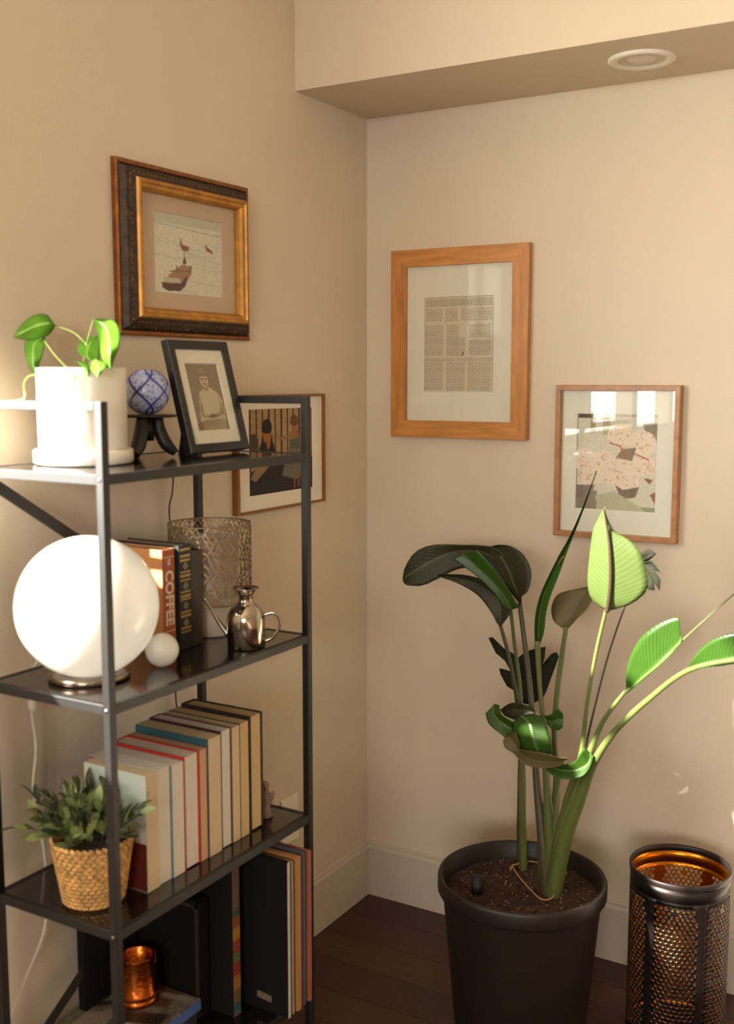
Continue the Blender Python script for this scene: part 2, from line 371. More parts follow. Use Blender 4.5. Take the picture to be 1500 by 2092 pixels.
# carved scroll relief beads along the dark band
m=MB()
rr=random.Random(4)
def bead(x,z,ln,a,o): m.ball((x,-o,z),1,8,0,(ln,.0022,.0022),Matrix.Rotation(a,3,'Y'))
for sgn in (-1,1):
    for k in range(24):
        z=.032+k*.0118
        for q in range(2): bead(sgn*(.209-.017-.009*q),z+rr.uniform(-.003,.003),rr.uniform(.003,.006),rr.uniform(0,3),.0168+.0086*q)
for zz in (0,1):
    for k in range(29):
        x=-.172+k*.0123
        for q in range(2):
            z=.017+.009*q; z=z if zz==0 else .334-z
            bead(x,z,rr.uniform(.003,.006),rr.uniform(0,3),.0168+.0086*q)
o=m.build('carved_relief',mat('bronze_relief','6e4f30',.45,metal=.4,noise=.5,nscale=90),gf,world=False); tag(o,kind='stuff')

# 2 pale framed print low on the left wall: seated dark figures and a dancer, generic
p=Paint(130,150,'a5895f',5); p.noise(.12,2)
for k in range(11):
    x=.02+k*.095; p.line([(x,0),(x,.72)],.009,'1f1a16')
p.poly([(0,.75),(.2,.62),(.45,.66),(1,.62),(1,1),(0,1)],'211d1c'); p.ell(.27,.22,.075,.10,'1d1815'); p.poly([(.2,.3),(.35,.3),(.36,.5),(.17,.5)],'1d1815')
p.poly([(.2,.28),(.35,.29),(.31,.46),(.26,.5)],'a5642c'); p.poly([(.17,.42),(.26,.38),(.29,.55),(.36,.38),(.42,.6),(.1,.62)],'1b1715')
p.ell(.70,.16,.065,.07,'6a3f28'); p.poly([(.67,.22),(.74,.22),(.79,.36),(.63,.38)],'96674a'); p.line([(.66,.33),(.50,.36),(.44,.34)],.022,'96674a')
p.poly([(.62,.38),(.80,.36),(.80,.5),(.62,.5)],'5d5a52'); p.poly([(.60,.5),(.83,.5),(.93,.8),(.72,.87),(.5,.8)],'77715f'); 
for k in range(9): p.line([(.63+.02*k,.52),(.52+.045*k,.82)],.006,'5a6063')
p.ell(.07,.4,.08,.12,'4a3f35'); p.poly([(.02,.8),(.12,.65),(.3,.55),(.45,.6),(.3,.68),(.1,.84)],'8f7a58'); p.line([(.25,.6),(.34,.62)],.02,'a5764a')
p.line([(.7,.84),(.7,.96)],.016,'8a4f35'); p.line([(.77,.83),(.77,.95)],.016,'8a4f35'); p.noise(.07,1); p.blur(1)
thin_gold=mat('dull_gold_edge','8d6330',.45,metal=.4)
pg=at(475,1053,0,0)
picture((.001,-.416,1.141),R(90),.360,.270,'cream-matted print of a dancer and dark seated figures, half hidden behind the shelf post',
 [(0,0,0),(0,.016,0),(.001,.018,0),(.005,.018,0),(.006,.010,0)],[thin_gold],cream,(.13,.885,.125,.90),p,glass=False)

# 3 oak frame with a newspaper page, back wall
p=Paint(150,205,'d6d0c2',8)
r2=np.random.RandomState(2)
def column(x0,x1,y0,y1,dk='9c9484',st=.0125):
    y=y0
    while y<y1:
        x=x0
        while x<x1:
            wl=r2.uniform(.01,.035); p.rect(x,y,min(x+wl,x1),y+st*.5,dk,r2.uniform(.4,.85)); x+=wl+.008
        y+=st
p.noise(.04,2)
p.rect(.02,.02,.98,.10,'b5ad96',.7)
for x0,x1,y0,y1 in ((.02,.48,.02,.10),(.54,.98,.02,.10),(.02,.27,.12,.25),(.3,.49,.12,.25),(.54,.76,.12,.25),(.78,.98,.12,.25),
   (.01,.28,.30,.62),(.33,.5,.30,.62),(.34,.60,.42,.62),(.66,.97,.30,.43),(.66,.97,.46,.62),(.01,.28,.69,.98),(.33,.60,.69,.98),(.64,.97,.69,.98),(.01,.99,.645,.675)):
    p.rect(x0,y0,x1,y1,'c9c2b2',.75); column(x0,x1,y0,y1)
p.line([(.555,.62),(.575,.585)],.007,'3a3128'); p.line([(.0,.0),(1,0)],.004,'8f8770'); p.line([(0,0),(0,1)],.004,'a39b84'); p.line([(1,0),(1,1)],.004,'a39b84')
oak=mat('oak_veneer','bd7f40',.42,noise=.22,nscale=7,stretch=(12,12,1.5),bump=.05,bscale=80); oak_h=mat('oak_veneer_rail','c08343',.42,noise=.2,nscale=7,stretch=(1.5,12,12),bump=.05,bscale=80)
of=thing('framed_picture','wide oak frame around a yellowed newspaper page, left of the two on this wall','picture',(.278,-.001,1.297)); W_,H_,B_=.383,.479,.043
for sx in (-1,1):
    a=sx*W_/2; b=sx*(W_/2-B_); T=.022
    m=MB().add([(a,-T,0),(b,-T,B_),(b,-T,H_-B_),(a,-T,H_),(a,0,0),(b,0,B_),(b,0,H_-B_),(a,0,H_)],[(0,1,2,3),(4,5,6,7),(0,3,7,4),(1,2,6,5),(0,1,5,4),(2,3,7,6)]); m.build('frame_side',oak,of,world=False)
for z_,zi in ((0,B_),(H_,H_-B_)):
    a=W_/2;b=W_/2-B_; m=MB().add([(-a,-T,z_),(a,-T,z_),(b,-T,zi),(-b,-T,zi),(-a,0,z_),(a,0,z_),(b,0,zi),(-b,0,zi)],[(0,1,2,3),(4,5,6,7),(0,1,5,4),(2,3,7,6),(0,3,7,4),(1,2,6,5)]); m.build('frame_rail',oak_h,of,world=False)
MB().box((0,-.008,H_/2),(W_-2*B_+.004,.004,H_-2*B_+.004)).build('mat_board',whm,of,world=False)
iw=W_-2*B_; ih=H_-2*B_; sheet('newspaper_page',p,(-iw/2+iw*.17,-.0108,B_+ih*.80),(iw*.65,0,0),(0,0,-ih*.61),of)
MB().box((0,-.016,H_/2),(iw,.0015,ih)).build('glass',glass_mat('picture_glass'),of,world=False)

# 4 slim wood frame with a flower print
p=Paint(130,170,'dad8d0',9); p.noise(.05,3)
p.rect(0,0,1,.03,'8f8a7b',.4)
p.rect(.02,0,.2,.05,'5f5650'); p.rect(.0,0,.02,.9,'a59c8c'); p.rect(.18,0,.24,.2,'8b8a66',.7); p.rect(.33,0,.42,.22,'9a9a6c',.6); p.poly([(.82,.1),(1,.08),(1,.3),(.88,.26)],'8f8879')
p.rect(0,.8,.28,1,'8d877c'); p.rect(.75,.95,1,1,'9aa590')
def blossom(cx,cy,r,c='ecdfd8'):
    p.ell(cx,cy,r,r*.78,c)
    for k in range(26):
        a=r2.uniform(0,6.28); q=r2.uniform(.2,.98)*r; x=cx+q*math.cos(a); y=cy+q*.78*math.sin(a)
        p.line([(x,y),(x+r2.uniform(-.04,.04),y+r2.uniform(-.02,.03))],.005,r2.choice(['c79284','b98576','e6d6c8','dfc9bb','c8a394']),.8)
for a in ((.55,.22,.16),(.82,.3,.17),(.1,.48,.15),(.33,.5,.16),(.62,.56,.2),(.85,.52,.13),(.2,.66,.13),(.62,.7,.17),(.45,.62,.14)): blossom(*a)
p.poly([(.58,.36),(.75,.34),(.7,.48),(.5,.45)],'948873'); p.poly([(.5,.73),(.6,.78),(.8,.74),(.75,.85),(.58,.88)],'85766a'); p.poly([(0,.75),(.25,.74),(.2,.86),(0,.88)],'85797a')
p.poly([(.85,.65),(.96,.66),(.92,.71)],'94604a'); p.poly([(.93,.82),(1,.78),(1,.92)],'94695a'); p.poly([(.25,.85),(.5,.8),(.75,.92),(.9,1),(.3,1)],'bcc0ab')
p.line([(.42,.3),(.55,.33),(.62,.45)],.008,'b06a5c'); p.line([(.72,.4),(.9,.46)],.008,'b8675d'); p.noise(.06,1); p.blur(1)
walnut=mat('warm_walnut','a87545',.38,noise=.2,nscale=8,stretch=(6,6,6))
picture((.697,-.001,1.067),0,.300,.366,'slim brown wooden frame with a pink flower print behind reflecting glass, above the tall plant',
 [(0,0,0),(0,.027,0),(.001,.028,0),(.012,.028,0),(.013,.012,0)],[walnut],greym,(.13,.85,.16,.84),p,glass=True,gtint=.06)

# ------------------------------------------------ shelving unit
SX0,SX1,SY0,SY1=.06,.342,-1.352,-.79; LV=(.212,.582,.95,1.306); TOPZ=1.415; T=.0145
sh=thing('shelving_unit','black metal open shelving unit with four shelves and diagonal end braces','shelf',((SX0+SX1)/2,(SY0+SY1)/2,0))
for x in (SX0,SX1-T):
    for y in (SY0,SY1-T):
        MB().box2((x,y,.008),(x+T,y+T,TOPZ),bev=.0012).build('post',blackm,sh)
        MB().lathe([(0,0),(.008,0),(.009,.002),(.009,.009),(0,.009)],(x+T/2,y+T/2,0),16).build('foot',mat('black_rubber','121110',.8),sh)
for z in LV:
    for x in (SX0,SX1-T): MB().box2((x+.003,SY0+T,z-.016),(x+T-.001,SY1-T,z),bev=.001).build('rail',blackm,sh)
    for y in (SY0,SY1-T): MB().box2((SX0+T,y+.001,z-.016),(SX1-T,y+T-.003,z),bev=.001).build('rail',blackm,sh)
    MB().box2((SX0+T-.001,SY0+T-.002,z-.009),(SX1-T+.001,SY1-T+.002,z-.001)).build('shelf_panel',panelm,sh)
for y in (SY0,SY1-T): MB().box2((SX0+T,y,TOPZ-T),(SX1-T,y+T,TOPZ),bev=.0012).build('top_rail',blackm,sh)
def brace(a,b):
    a=Vector(a);b=Vector(b); d=b-a; L_=d.length; q=Matrix.Rotation(math.atan2(d.z,d.y),3,'X')
    MB().box((a+b)/2,(.003,L_,.02),q).build('brace',blackm,sh)
xb=SX0-.0016
brace((xb,SY0+.01,LV[3]-.012),(xb,SY1-.01,LV[2]+.0)); brace((xb,SY1-.01,LV[1]-.012),(xb,SY0+.01,LV[0]-.0))
for y in (SY0,SY1-T):
    for z in LV:
        MB().lathe([(0,.0),(.004,.0),(.0045,-.0015),(0,-.0022)],(0,0,0),10)
# front bolts
for z in LV:
    m=MB(); m.ball((SX1-.007,SY0-.0003,z-.008),.0035,10,0,(1,.5,1)); m.build('bolt',mat('steel_bolt','8f918c',.3,metal=1),sh)

# ------------------------------------------------ top shelf
Z1=LV[3]
c=Vector((.147,-1.195,Z1))
pp=thing('potted_vine','white cylindrical pot on a saucer holding a trailing vine with bright green leaves','plant',c)
MB().lathe([(0,0),(.078,0),(.083,.003),(.083,.022),(.081,.0245),(.077,.0235),(.076,.006),(0,.006)],c,64).build('saucer',whitec,pp)
MB().lathe([(0,.0065),(.071,.0065),(.0735,.010),(.0745,.158),(.0740,.161),(.0715,.161),(.0705,.158),(.0700,.02),(0,.02)],c,64).build('pot',whitec,pp)
soil_m=mat('potting_soil','2a1b12',.95,noise=.6,nscale=90,bump=1,bscale=140)
MB().lathe([(0,.150),(.03,.151),(.0702,.147)],c,32).build('soil',soil_m,pp)
vm=leaf_mat('vine_leaf','5c8e28','689c30','86a848',.28,.32,18,'93be30'); vs_=mat('vine_stem','a8b860',.5,transl=.2)
def interp(st,n):
    out=[]; k=len(st)-1
    for i in range(n+1):
        t=i/n*k; j=min(int(t),k-1); f=t-j
        g=lambda a,b,c_,d:.5*((2*b)+(c_-a)*f+(2*a-5*b+4*c_-d)*f*f+(3*b-a-3*c_+d)*f**3)
        s0,s1,s2,s3=st[max(j-1,0)],st[j],st[j+1],st[min(j+2,k)]
        out.append([g(Vector(s0[q]),Vector(s1[q]),Vector(s2[q]),Vector(s3[q])) for q in range(3)])
    return out
def blade(st,mt,parent,n=18,h=5,cup=.0,name='leaf',th=.0007):
    """st: stations (L,M,R) world points base->tip"""
    rows=interp(st,n); vs=[];fs=[];uv=[]
    for i,(L_,M_,R_) in enumerate(rows):
        nrm=(R_-L_)
        for k in range(-h,h+1):
            f=abs(k)/h; e=L_ if k<0 else R_
            p=M_.lerp(e,f); vs.append(p); uv.append((.5+.5*k/h,i/n))
    c_=2*h+1
    for i in range(n):
        for k in range(c_-1): fs.append((i*c_+k,i*c_+k+1,(i+1)*c_+k+1,(i+1)*c_+k))
    off=root_loc(parent); me=bpy.data.meshes.new(name)
    me.from_pydata([tuple(v-off) for v in vs],[],fs); ul=me.uv_layers.new(name='uv')
    for lp in me.loops: ul.data[lp.index].uv=uv[lp.vertex_index]
    me.polygons.foreach_set('use_smooth',[True]*len(fs)); me.materials.append(mt); me.update()
    o=bpy.data.objects.new(name,me); col.objects.link(o); o.parent=parent; solid(o,th); return o
def pxblade(rows,Y,mt,parent,cup=.006,**k):
    """rows of (Lu,Lv, Mu,Mv, Ru,Rv [,dY]) seen from the camera, placed at depth Y (world y) with the midrib set back by cup"""
    st=[]
    for r in rows:
        d=r[6] if len(r)>6 else 0
        dl=r[7] if len(r)>7 else 0; dr=r[8] if len(r)>8 else 0
        st.append((at(r[0],r[1],1,Y+d+dl),at(r[2],r[3],1,Y+d+cup),at(r[4],r[5],1,Y+d+dr)))
    return blade(st,mt,parent,**k)
YV=-1.2
pxblade([(112,664,114,665,112,668),(95,643,101,660,100,684,-.01),(68,645,75,665,76,695,-.02),(42,665,48,678,50,694,-.03),(28,688,28,689,29,691,-.035)],YV,vm,pp,cup=-.012)
pxblade([(90,688,91,690,93,692),(58,692,72,700,92,700,-.01),(50,705,68,715,90,712,-.015),(52,725,68,735,86,730,-.02),(58,745,70,750,80,748,-.02),(72,766,86,768,88,760,-.02),(105,776,106,777,105,775,-.02)],YV-.01,vm,pp,cup=-.01)
pxblade([(190,652,192,651,194,651),(196,670,215,668,232,655,0),(203,700,222,695,245,680,-.01),(208,730,224,722,243,710,-.02),(218,748,225,745,233,735,-.02),(225,757,226,758,227,756,-.022)],YV-.01,vm,pp,cup=-.014)
pxblade([(198,686,200,684,202,684,.02),(176,690,186,697,204,700,.01),(160,705,178,715,204,722,0),(162,722,180,732,202,736,-.01),(182,737,190,739,198,738,-.012)],YV+.0,vm,pp,cup=-.006)
pxblade([(150,738,153,737,156,738),(158,740,168,745,176,740,-.005),(168,755,176,756,182,752,-.01),(180,768,181,769,182,768,-.012)],YV-.03,vm,pp,cup=-.006)
pxblade([(188,738,195,734,202,736),(186,752,200,748,216,744,-.005),(192,762,201,760,212,756,-.01),(198,770,200,771,202,769,-.012)],YV-.04,vm,pp,cup=-.006)
pxblade([(1*0-14,700,-12,702,-10,704),(-2,690,-6,702,-4,716),(6,698,4,704,4,712),(14,704,14,705,14,706)],YV,vm,pp,cup=-.004)
def pxtube(pts,r,mt,parent,name='stem',n=8,sub=6):
    P=smoothpath([at(u,v,1,Y) for u,v,Y in pts],sub); rad=r if not hasattr(r,'__len__') else lerpl(list(r),len(P))
    return MB().tube(P,rad,n).build(name,mt,parent)
pxtube([(114,666,YV),(140,674,YV),(162,688,YV),(180,712,YV),(185,752,YV)],.0012,vs_,pp)
pxtube([(91,696,YV-.02),(110,722,YV-.02),(135,750,YV-.03),(150,764,YV-.05),(151,785,-1.277),(141,800,-1.280),(118,820,-1.283)],.0016,vs_,pp)
pxtube([(192,652,YV),(180,690,YV),(172,730,YV),(172,756,YV)],.0013,vs_,pp)
pxtube([(84,765,YV-.05),(60,768,YV-.06),(49,785,YV-.06),(50,812,YV-.07),(30,819,YV-.07),(-10,817,YV-.06)],.0018,vs_,pp)
pxtube([(200,760,YV-.02),(198,752,YV-.02),(200,740,YV-.03)],.0012,vs_,pp)

# blue and white patterned ball vase on a black stand
c=Vector((.143,-1.03,1.4255)); rb=.0425
m_=bpy.data.materials.new('blue_glaze_pattern'); m_.use_nodes=True; nt=m_.node_tree; N=nt.nodes; L=nt.links; MATS['blue']=m_
b=N['Principled BSDF']; b.inputs['Roughness'].default_value=.25; b.inputs['Coat Weight'].default_value=.4
tc=N.new('ShaderNodeTexCoord'); sp=N.new('ShaderNodeSeparateXYZ'); L.new(tc.outputs['Object'],sp.inputs[0])
def mth(op,a,bb=0):
    n=N.new('ShaderNodeMath'); n.operation=op
    for i,x in enumerate((a,bb)):
        if isinstance(x,(int,float)): n.inputs[i].default_value=x
        else: L.new(x,n.inputs[i])
    return n.outputs[0]
ang=mth('ARCTAN2',sp.outputs[1],sp.outputs[0]); lat=mth('DIVIDE',sp.outputs[2],rb)
s1=mth('ABSOLUTE',mth('SINE',mth('ADD',mth('MULTIPLY',ang,2.5),mth('MULTIPLY',lat,2.6)))); s2=mth('ABSOLUTE',mth('SINE',mth('SUBTRACT',mth('MULTIPLY',ang,2.5),mth('MULTIPLY',lat,2.6))))
mn=mth('MINIMUM',s1,s2); ln=N.new('ShaderNodeMapRange'); ln.inputs[1].default_value=.13; ln.inputs[2].default_value=.24; L.new(mn,ln.inputs[0])
vo=N.new('ShaderNodeTexVoronoi'); vo.inputs['Scale'].default_value=150; L.new(tc.outputs['Object'],vo.inputs['Vector'])
rp=N.new('ShaderNodeValToRGB'); rp.color_ramp.elements[0].color=(*hexc('5561a8'),1); rp.color_ramp.elements[1].color=(*hexc('a9b2d2'),1); rp.color_ramp.elements[0].position=.15; rp.color_ramp.elements[1].position=.55; L.new(vo.outputs['Distance'],rp.inputs[0])
mx=N.new('ShaderNodeMixRGB'); L.new(ln.outputs[0],mx.inputs[0]); mx.inputs[1].default_value=(*hexc('26237c'),1); L.new(rp.outputs[0],mx.inputs[2]); L.new(mx.outputs[0],b.inputs['Base Color'])
bv=thing('ball_vase','round blue and white glazed ball vase with lattice pattern on a black stand','vase',c)
prof=[(.016,math.sqrt(rb*rb-.016**2))]+[(rb*math.sin(R(a)),rb*math.cos(R(a))) for a in range(26,180,6)]+[(0,-rb)]
MB().lathe([(.013,.030),(.014,.040)]+prof,c,48).build('body',m_,bv)
s_=thing('vase_stand','black footed stand with flared legs holding up the blue ball','stand',(c.x,c.y,Z1))
zt=c.z-rb
MB().lathe([(0,zt-.004),(.052,zt-.004),(.054,zt-.002),(.054,zt+.000),(.02,zt-.0002),(0,zt-.0002)],(c.x,c.y,0),40).build('dish',blackm,s_)
for k in range(3):
    a=R(-75+120*k); dx,dy=math.cos(a),math.sin(a); hh=zt-.004-Z1
    pts=[(c.x+dx*.02,c.y+dy*.02,zt-.006),(c.x+dx*.022,c.y+dy*.022,zt-.03),(c.x+dx*.034,c.y+dy*.034,Z1+.022),(c.x+dx*.05,c.y+dy*.05,Z1+.007)]
    P=smoothpath(pts,5); MB().tube(P,lerpl([.009,.012,.012,.007],len(P)),10).build('leg',blackm,s_)
MB().tube([(c.x,c.y,zt-.003),(c.x,c.y,Z1+.03)],.012,12).build('column',blackm,s_)
# black photo frame leaning back, faces away from the wall
p=Paint(110,170,'8b7d6a',11); p.noise(.08,2)
sk='c6b69c'; p.poly([(.2,.62),(.27,.43),(.45,.37),(.62,.36),(.8,.42),(.92,.52),(.97,.66),(.93,.86),(.15,.86)],'cabfa8')
p.ell(.48,.165,.17,.115,'8a7d64'); p.ell(.43,.10,.09,.03,'9d9076'); p.ell(.50,.245,.135,.12,sk); p.poly([(.345,.25),(.35,.17),(.5,.135),(.65,.17),(.655,.24),(.63,.195),(.5,.185),(.37,.20)],'80735b'); p.poly([(.33,.17),(.36,.28),(.31,.3)],'75674f'); p.poly([(.64,.15),(.69,.28),(.64,.3)],'6e604a')
p.ell(.44,.235,.035,.012,'4d4030'); p.ell(.57,.235,.035,.012,'4d4030'); p.ell(.51,.31,.05,.012,'6a523e'); p.line([(.505,.24),(.50,.28)],.009,'957f63')
p.poly([(.44,.36),(.58,.36),(.56,.41),(.46,.41)],'a08c70')
p.line([(.22,.6),(.24,.78),(.45,.79)],.035,'a8967a'); p.line([(.92,.6),(.88,.74),(.66,.78)],.035,'a8967a'); p.ell(.56,.78,.12,.03,'8a785e'); p.poly([(.2,.84),(.9,.83),(.93,1),(.2,1)],'a6977c')
p.line([(.27,.5),(.28,.74)],.012,'8d7e66'); p.line([(.85,.5),(.83,.72)],.012,'8d7e66')
for k in range(30): x=.3+r2.rand()*.52;y=.45+r2.rand()*.3; p.line([(x,y),(x+.02,y+.02)],.006,'c4b89e',.7)
p.blur(1)
fm=mat('black_wood_frame','17130f',.4)
tl=R(-14.5)
pf=picture((.194,-.8965,Z1+.002),R(90),.178,.216,'black photo frame with a wide white mat and sepia portrait of a seated child',
 [(0,0,0),(0,.014,0),(.001,.016,0),(.016,.016,0),(.0175,.010,0)],[fm],whm,(.17,.85,.13,.86),p,glass=True,tilt=tl,cat='picture',name='photo_frame')
m=MB(); q=Matrix.Rotation(R(24),3,'X')
m.box((0,.035,.082),(.055,.003,.168),Matrix.Rotation(R(25),3,'X')); m.build('easel_leg',fm,pf,world=False)
# small dark clip lying by the saucer
c=at(277,930,2,Z1); o=thing('metal_clip','small dark metal clip lying beside the white saucer','clip',c)
MB().box(c+Vector((0,0,.0035)),(.012,.018,.007),Matrix.Rotation(.5,3,'Z'),bev=.001).build('jaw',fm,o)
MB().tube([c+Vector((.004,.002,.006)),c+Vector((.010,.006,.012)),c+Vector((.012,-.002,.012)),c+Vector((.004,-.004,.006))],.0008,6).build('wire_handle',fm,o)

# ------------------------------------------------ second shelf
Z2=LV[2]
opal=mat('opal_glass','f2efe4',.18,sss=.6,coat=.3,transl=.25)
c=Vector((.192,-1.243,Z2)); gr=.1185
gl=thing('globe_lamp','large white opal glass globe lamp on a low chrome base','lamp',c)
ch=mat('chrome','8f8272',.2,metal=1)
MB().lathe([(0,0),(.066,0),(.068,.002),(.068,.008),(.064,.012),(.052,.012),(.040,.004),(0,.004)],c,56).build('base',ch,gl)
MB().ball(c+Vector((0,0,.003+gr)),gr,64).build('globe',opal,gl)
c=Vector((.252,-1.128,Z2+.0295)); o=MB().ball((0,0,0),.0295,40).build('white_ball',opal); o.location=c
tag(o,'small white glass ball resting beside the big globe lamp','ball')
# lamp cable
wc=mat('white_cable','cfc4b4',.5)
cab=thing('lamp_cable','white cable hanging from the globe lamp down behind the shelves','cable',(.03,-1.227,.2))
MB().tube(smoothpath([(.118,-1.225,Z2+.004),(.10,-1.222,Z2+.004),(.07,-1.215,Z2+.005),(.042,-1.222,Z2-.002),(.036,-1.228,Z2-.05),(.034,-1.228,.86),(.034,-1.222,.79),(.036,-1.233,.72),(.034,-1.215,.62),(.032,-1.207,.54),(.032,-1.215,.45),(.033,-1.262,.38),(.035,-1.32,.30),(.035,-1.37,.24)],6),.0032,8).build('cord',wc,cab)
MB().lathe([(0,.0),(.006,.0),(.009,.006),(.0085,.03),(.004,.042),(0,.042)],(.036,-1.228,.862),20).build('plug',wc,cab)
dc=MB().tube(smoothpath([(.028,-.823,1.30),(.022,-.824,1.22),(.018,-.831,1.18),(.022,-.828,1.10),(.024,-.822,.95),(.022,-.828,.80),(.022,-.821,.72),(.022,-.80,.45)],6),.0017,6).build('thin_cord',mat('brown_cord','4a2f20',.6))
tag(dc,'thin dark brown cord hanging down the wall behind the rear post','cord')
# books
r_cover={}
def book(y0,y1,x0,x1,z0,z1,cover,pages,label,hard=.0,group=None,cat='book',spine='back',name='book',tilt=0,ov=.003,cmat2=None):
    """standing book, thickness along y. spine='back' (toward wall) or 'front' (+x)"""
    r=thing(name,label,cat,((x0+x1)/2,(y0+y1)/2,z0),group)
    t=.0011 if not hard else hard; m=MB(); o_=ov if hard else 0
    m.box2((x0,y0,z0),(x1,y0+t,z1)); m.box2((x0,y1-t,z0),(x1,y1,z1))
    if spine=='back': m.box2((x0,y0+t,z0),(x0+t,y1-t,z1))
    else: m.box2((x1-t,y0+t,z0),(x1,y1-t,z1))
    cv_=m.build('cover',cover,r); r_cover[r.name]=cv_
    m=MB(); a,b_=(x0+t,x1-o_) if spine=='back' else (x0+o_,x1-t)
    m.box2((a,y0+t,z0+o_),(b_,y1-t,z1-(o_ if hard else .0006))); m.build('pages',pages,r)
    if tilt: r.rotation_euler=(tilt,0,0)
    return r
def pagem(name,c): 
    return mat(name,c,.85,noise=.1,nscale=30,stretch=(1,60,.6),bump=.3,bscale=60)
# coffee book: spine to the room
co=mat('orange_cover','c98a55',.55,noise=.12,nscale=20); cs=mat('rust_spine','a8532e',.55); ct=mat('cream_ink','e3d8c2',.6)
bk=book(-1.064,-1.030,.045,.20,Z2,1.142,co,pagem('pages_tan','b08f68'),'thick orange book with the word COFFEE down its rust spine',hard=.002,spine='front')
bk=r_cover[bk.name]
MB().box2((.2001,-1.0635,Z2+.005),(.2006,-1.0305,1.139)).build('spine_label',cs,bk)
MB().box2((.2006,-1.062,1.127),(.2009,-1.032,1.1282)).build('spine_rule',ct,bk); MB().box2((.2006,-1.062,.990),(.2009,-1.032,.9912)).build('spine_rule',ct,bk)
def text(s,name,size,M,mt,parent,ext=.0002):
    cu=bpy.data.curves.new(name,'FONT'); cu.body=s; cu.size=size; cu.align_x='CENTER'; cu.align_y='CENTER'; cu.extrude=ext; cu.offset=size*.03
    tmp=bpy.data.objects.new('t',cu); col.objects.link(tmp); dg=bpy.context.evaluated_depsgraph_get(); me=bpy.data.meshes.new_from_object(tmp.evaluated_get(dg))
    bpy.data.objects.remove(tmp); me.transform(M); me.materials.clear(); me.materials.append(mt)
    o=bpy.data.objects.new(name,me); col.objects.link(o); o.parent=parent; return o
off=root_loc(bk)
# reads downwards: text x -> -z, text up -> +y, normal -> +x
def Msp(x,y,z,sx=1,sy=1):
    return Matrix.Translation(Vector((x,y,z))-off)@Matrix(((0,0,1,0),(0,1*sy,0,0),(-1*sx,0,0,0),(0,0,0,1)))
text('COFFEE','spine_title',.030,Msp(.2009,-1.0465,1.052,.98,.98),ct,bk)
text('THE','spine_small_title',.010,Msp(.2009,-1.0465,1.1185,.7,1.0).copy()@Matrix.Rotation(0,4,'Z'),ct,bk)
def Mcv(x,y,z): return Matrix.Translation(Vector((x,y,z))-off)@Matrix(((1,0,0,0),(0,0,-1,0),(0,1,0,0),(0,0,0,1)))
for dz,wx in ((0,.030),(.006,.026),(.012,.022)): MB().box((.145-wx/2+.02,-1.0643,1.112-dz),(wx,.0005,.0032)).build('cover_lettering',ct,bk)
dk=mat('dark_green_cloth','1d2320',.6); bk=book(-1.026,-.990,.052,.207,Z2,1.145,dk,pagem('pages_tan','b08f68'),'dark green hardback with gold bands across its spine, next to the orange book',hard=.0028,spine='front')
gd=mat('gold_foil','a98a4a',.4,metal=.3); bk=r_cover[bk.name]; sp2=mat('spine_olive','2e3128',.6)
for k,(z,h) in enumerate(((1.137,.004),(1.125,.005),(1.117,.004),(1.095,.003),(1.088,.005),(1.080,.003),(1.058,.003),(1.050,.005),(1.044,.003),(1.020,.004),(1.013,.005),(.990,.004),(.983,.003))):
    MB().box((.2073,-1.009,z),(.0008,.028,h)).build('gold_band',gd,bk)
for z in (1.106,1.069,1.032,1.0): MB().box((.2072,-1.008,z),(.0006,.012,.012),Matrix.Rotation(R(45),3,'X')).build('gold_ornament',mat('dull_foil','75694a',.5),bk)
book(-.988,-.959,.07,.205,Z2,1.131,mat('dark_brown_leather','33211a',.5,noise=.3,nscale=30),pagem('pages_tan','b08f68'),'dark brown hardback standing last, nearest the lattice lamp',hard=.003,spine='front')
# lattice lamp
c=Vector((.158,-.875,Z2)); la=thing('lattice_lamp','pierced metal lattice cylinder lamp with frosted glass inside and pale base','lamp',c)
lm=mat('antique_silver','a08a6c',.35,metal=.7,noise=.2,nscale=50)
MB().lathe([(0,0),(.052,0),(.054,.003),(.056,.07),(.054,.074),(0,.074)],c,40).build('base',mat('pale_stone_base','c2b3a0',.6),la)
MB().lathe([(.056,.076),(.057,.19),(.055,.19),(.054,.076)],c,48).build('glass_liner',mat('frosted_glass','d0c6b2',.3,transl=.5),la)
RL=.0805; zlo,zhi=.066,.218
m=MB(); m.lathe([(RL+.001,zhi-.002),(RL+.001,zhi+.001),(RL-.001,zhi+.001),(RL-.001,zhi-.002),(RL+.001,zhi-.002)],c,56); m.build('rim',lm,la); m=MB(); m.lathe([(RL+.001,zlo-.002),(RL+.001,zlo+.002),(RL-.001,zlo+.002),(RL-.001,zlo-.002),(RL+.001,zlo-.002)],c,56)
m.build('rim',lm,la)
for k in range(4):
    m=MB(); a=R(45+90*k); m.tube([c+Vector((RL*math.cos(a),RL*math.sin(a),zlo)),c+Vector((.05*math.cos(a),.05*math.sin(a),zlo))],.0015,6); m.build('support_wire',lm,la)
m=MB(); rr=random.Random(12); NR,NC=15,42
pts={}
for i in range(NR):
    for j in range(NC):
        a=(j+(i%2)*.5+rr.uniform(-.28,.28))/NC*2*PI; z=zlo+(zhi-zlo)*(i+ (0 if i in(0,NR-1) else rr.uniform(-.3,.3)))/(NR-1); pts[i,j]=(a,z)
def cp(a,z,r=RL): return c+Vector((r*math.cos(a),r*math.sin(a),z))
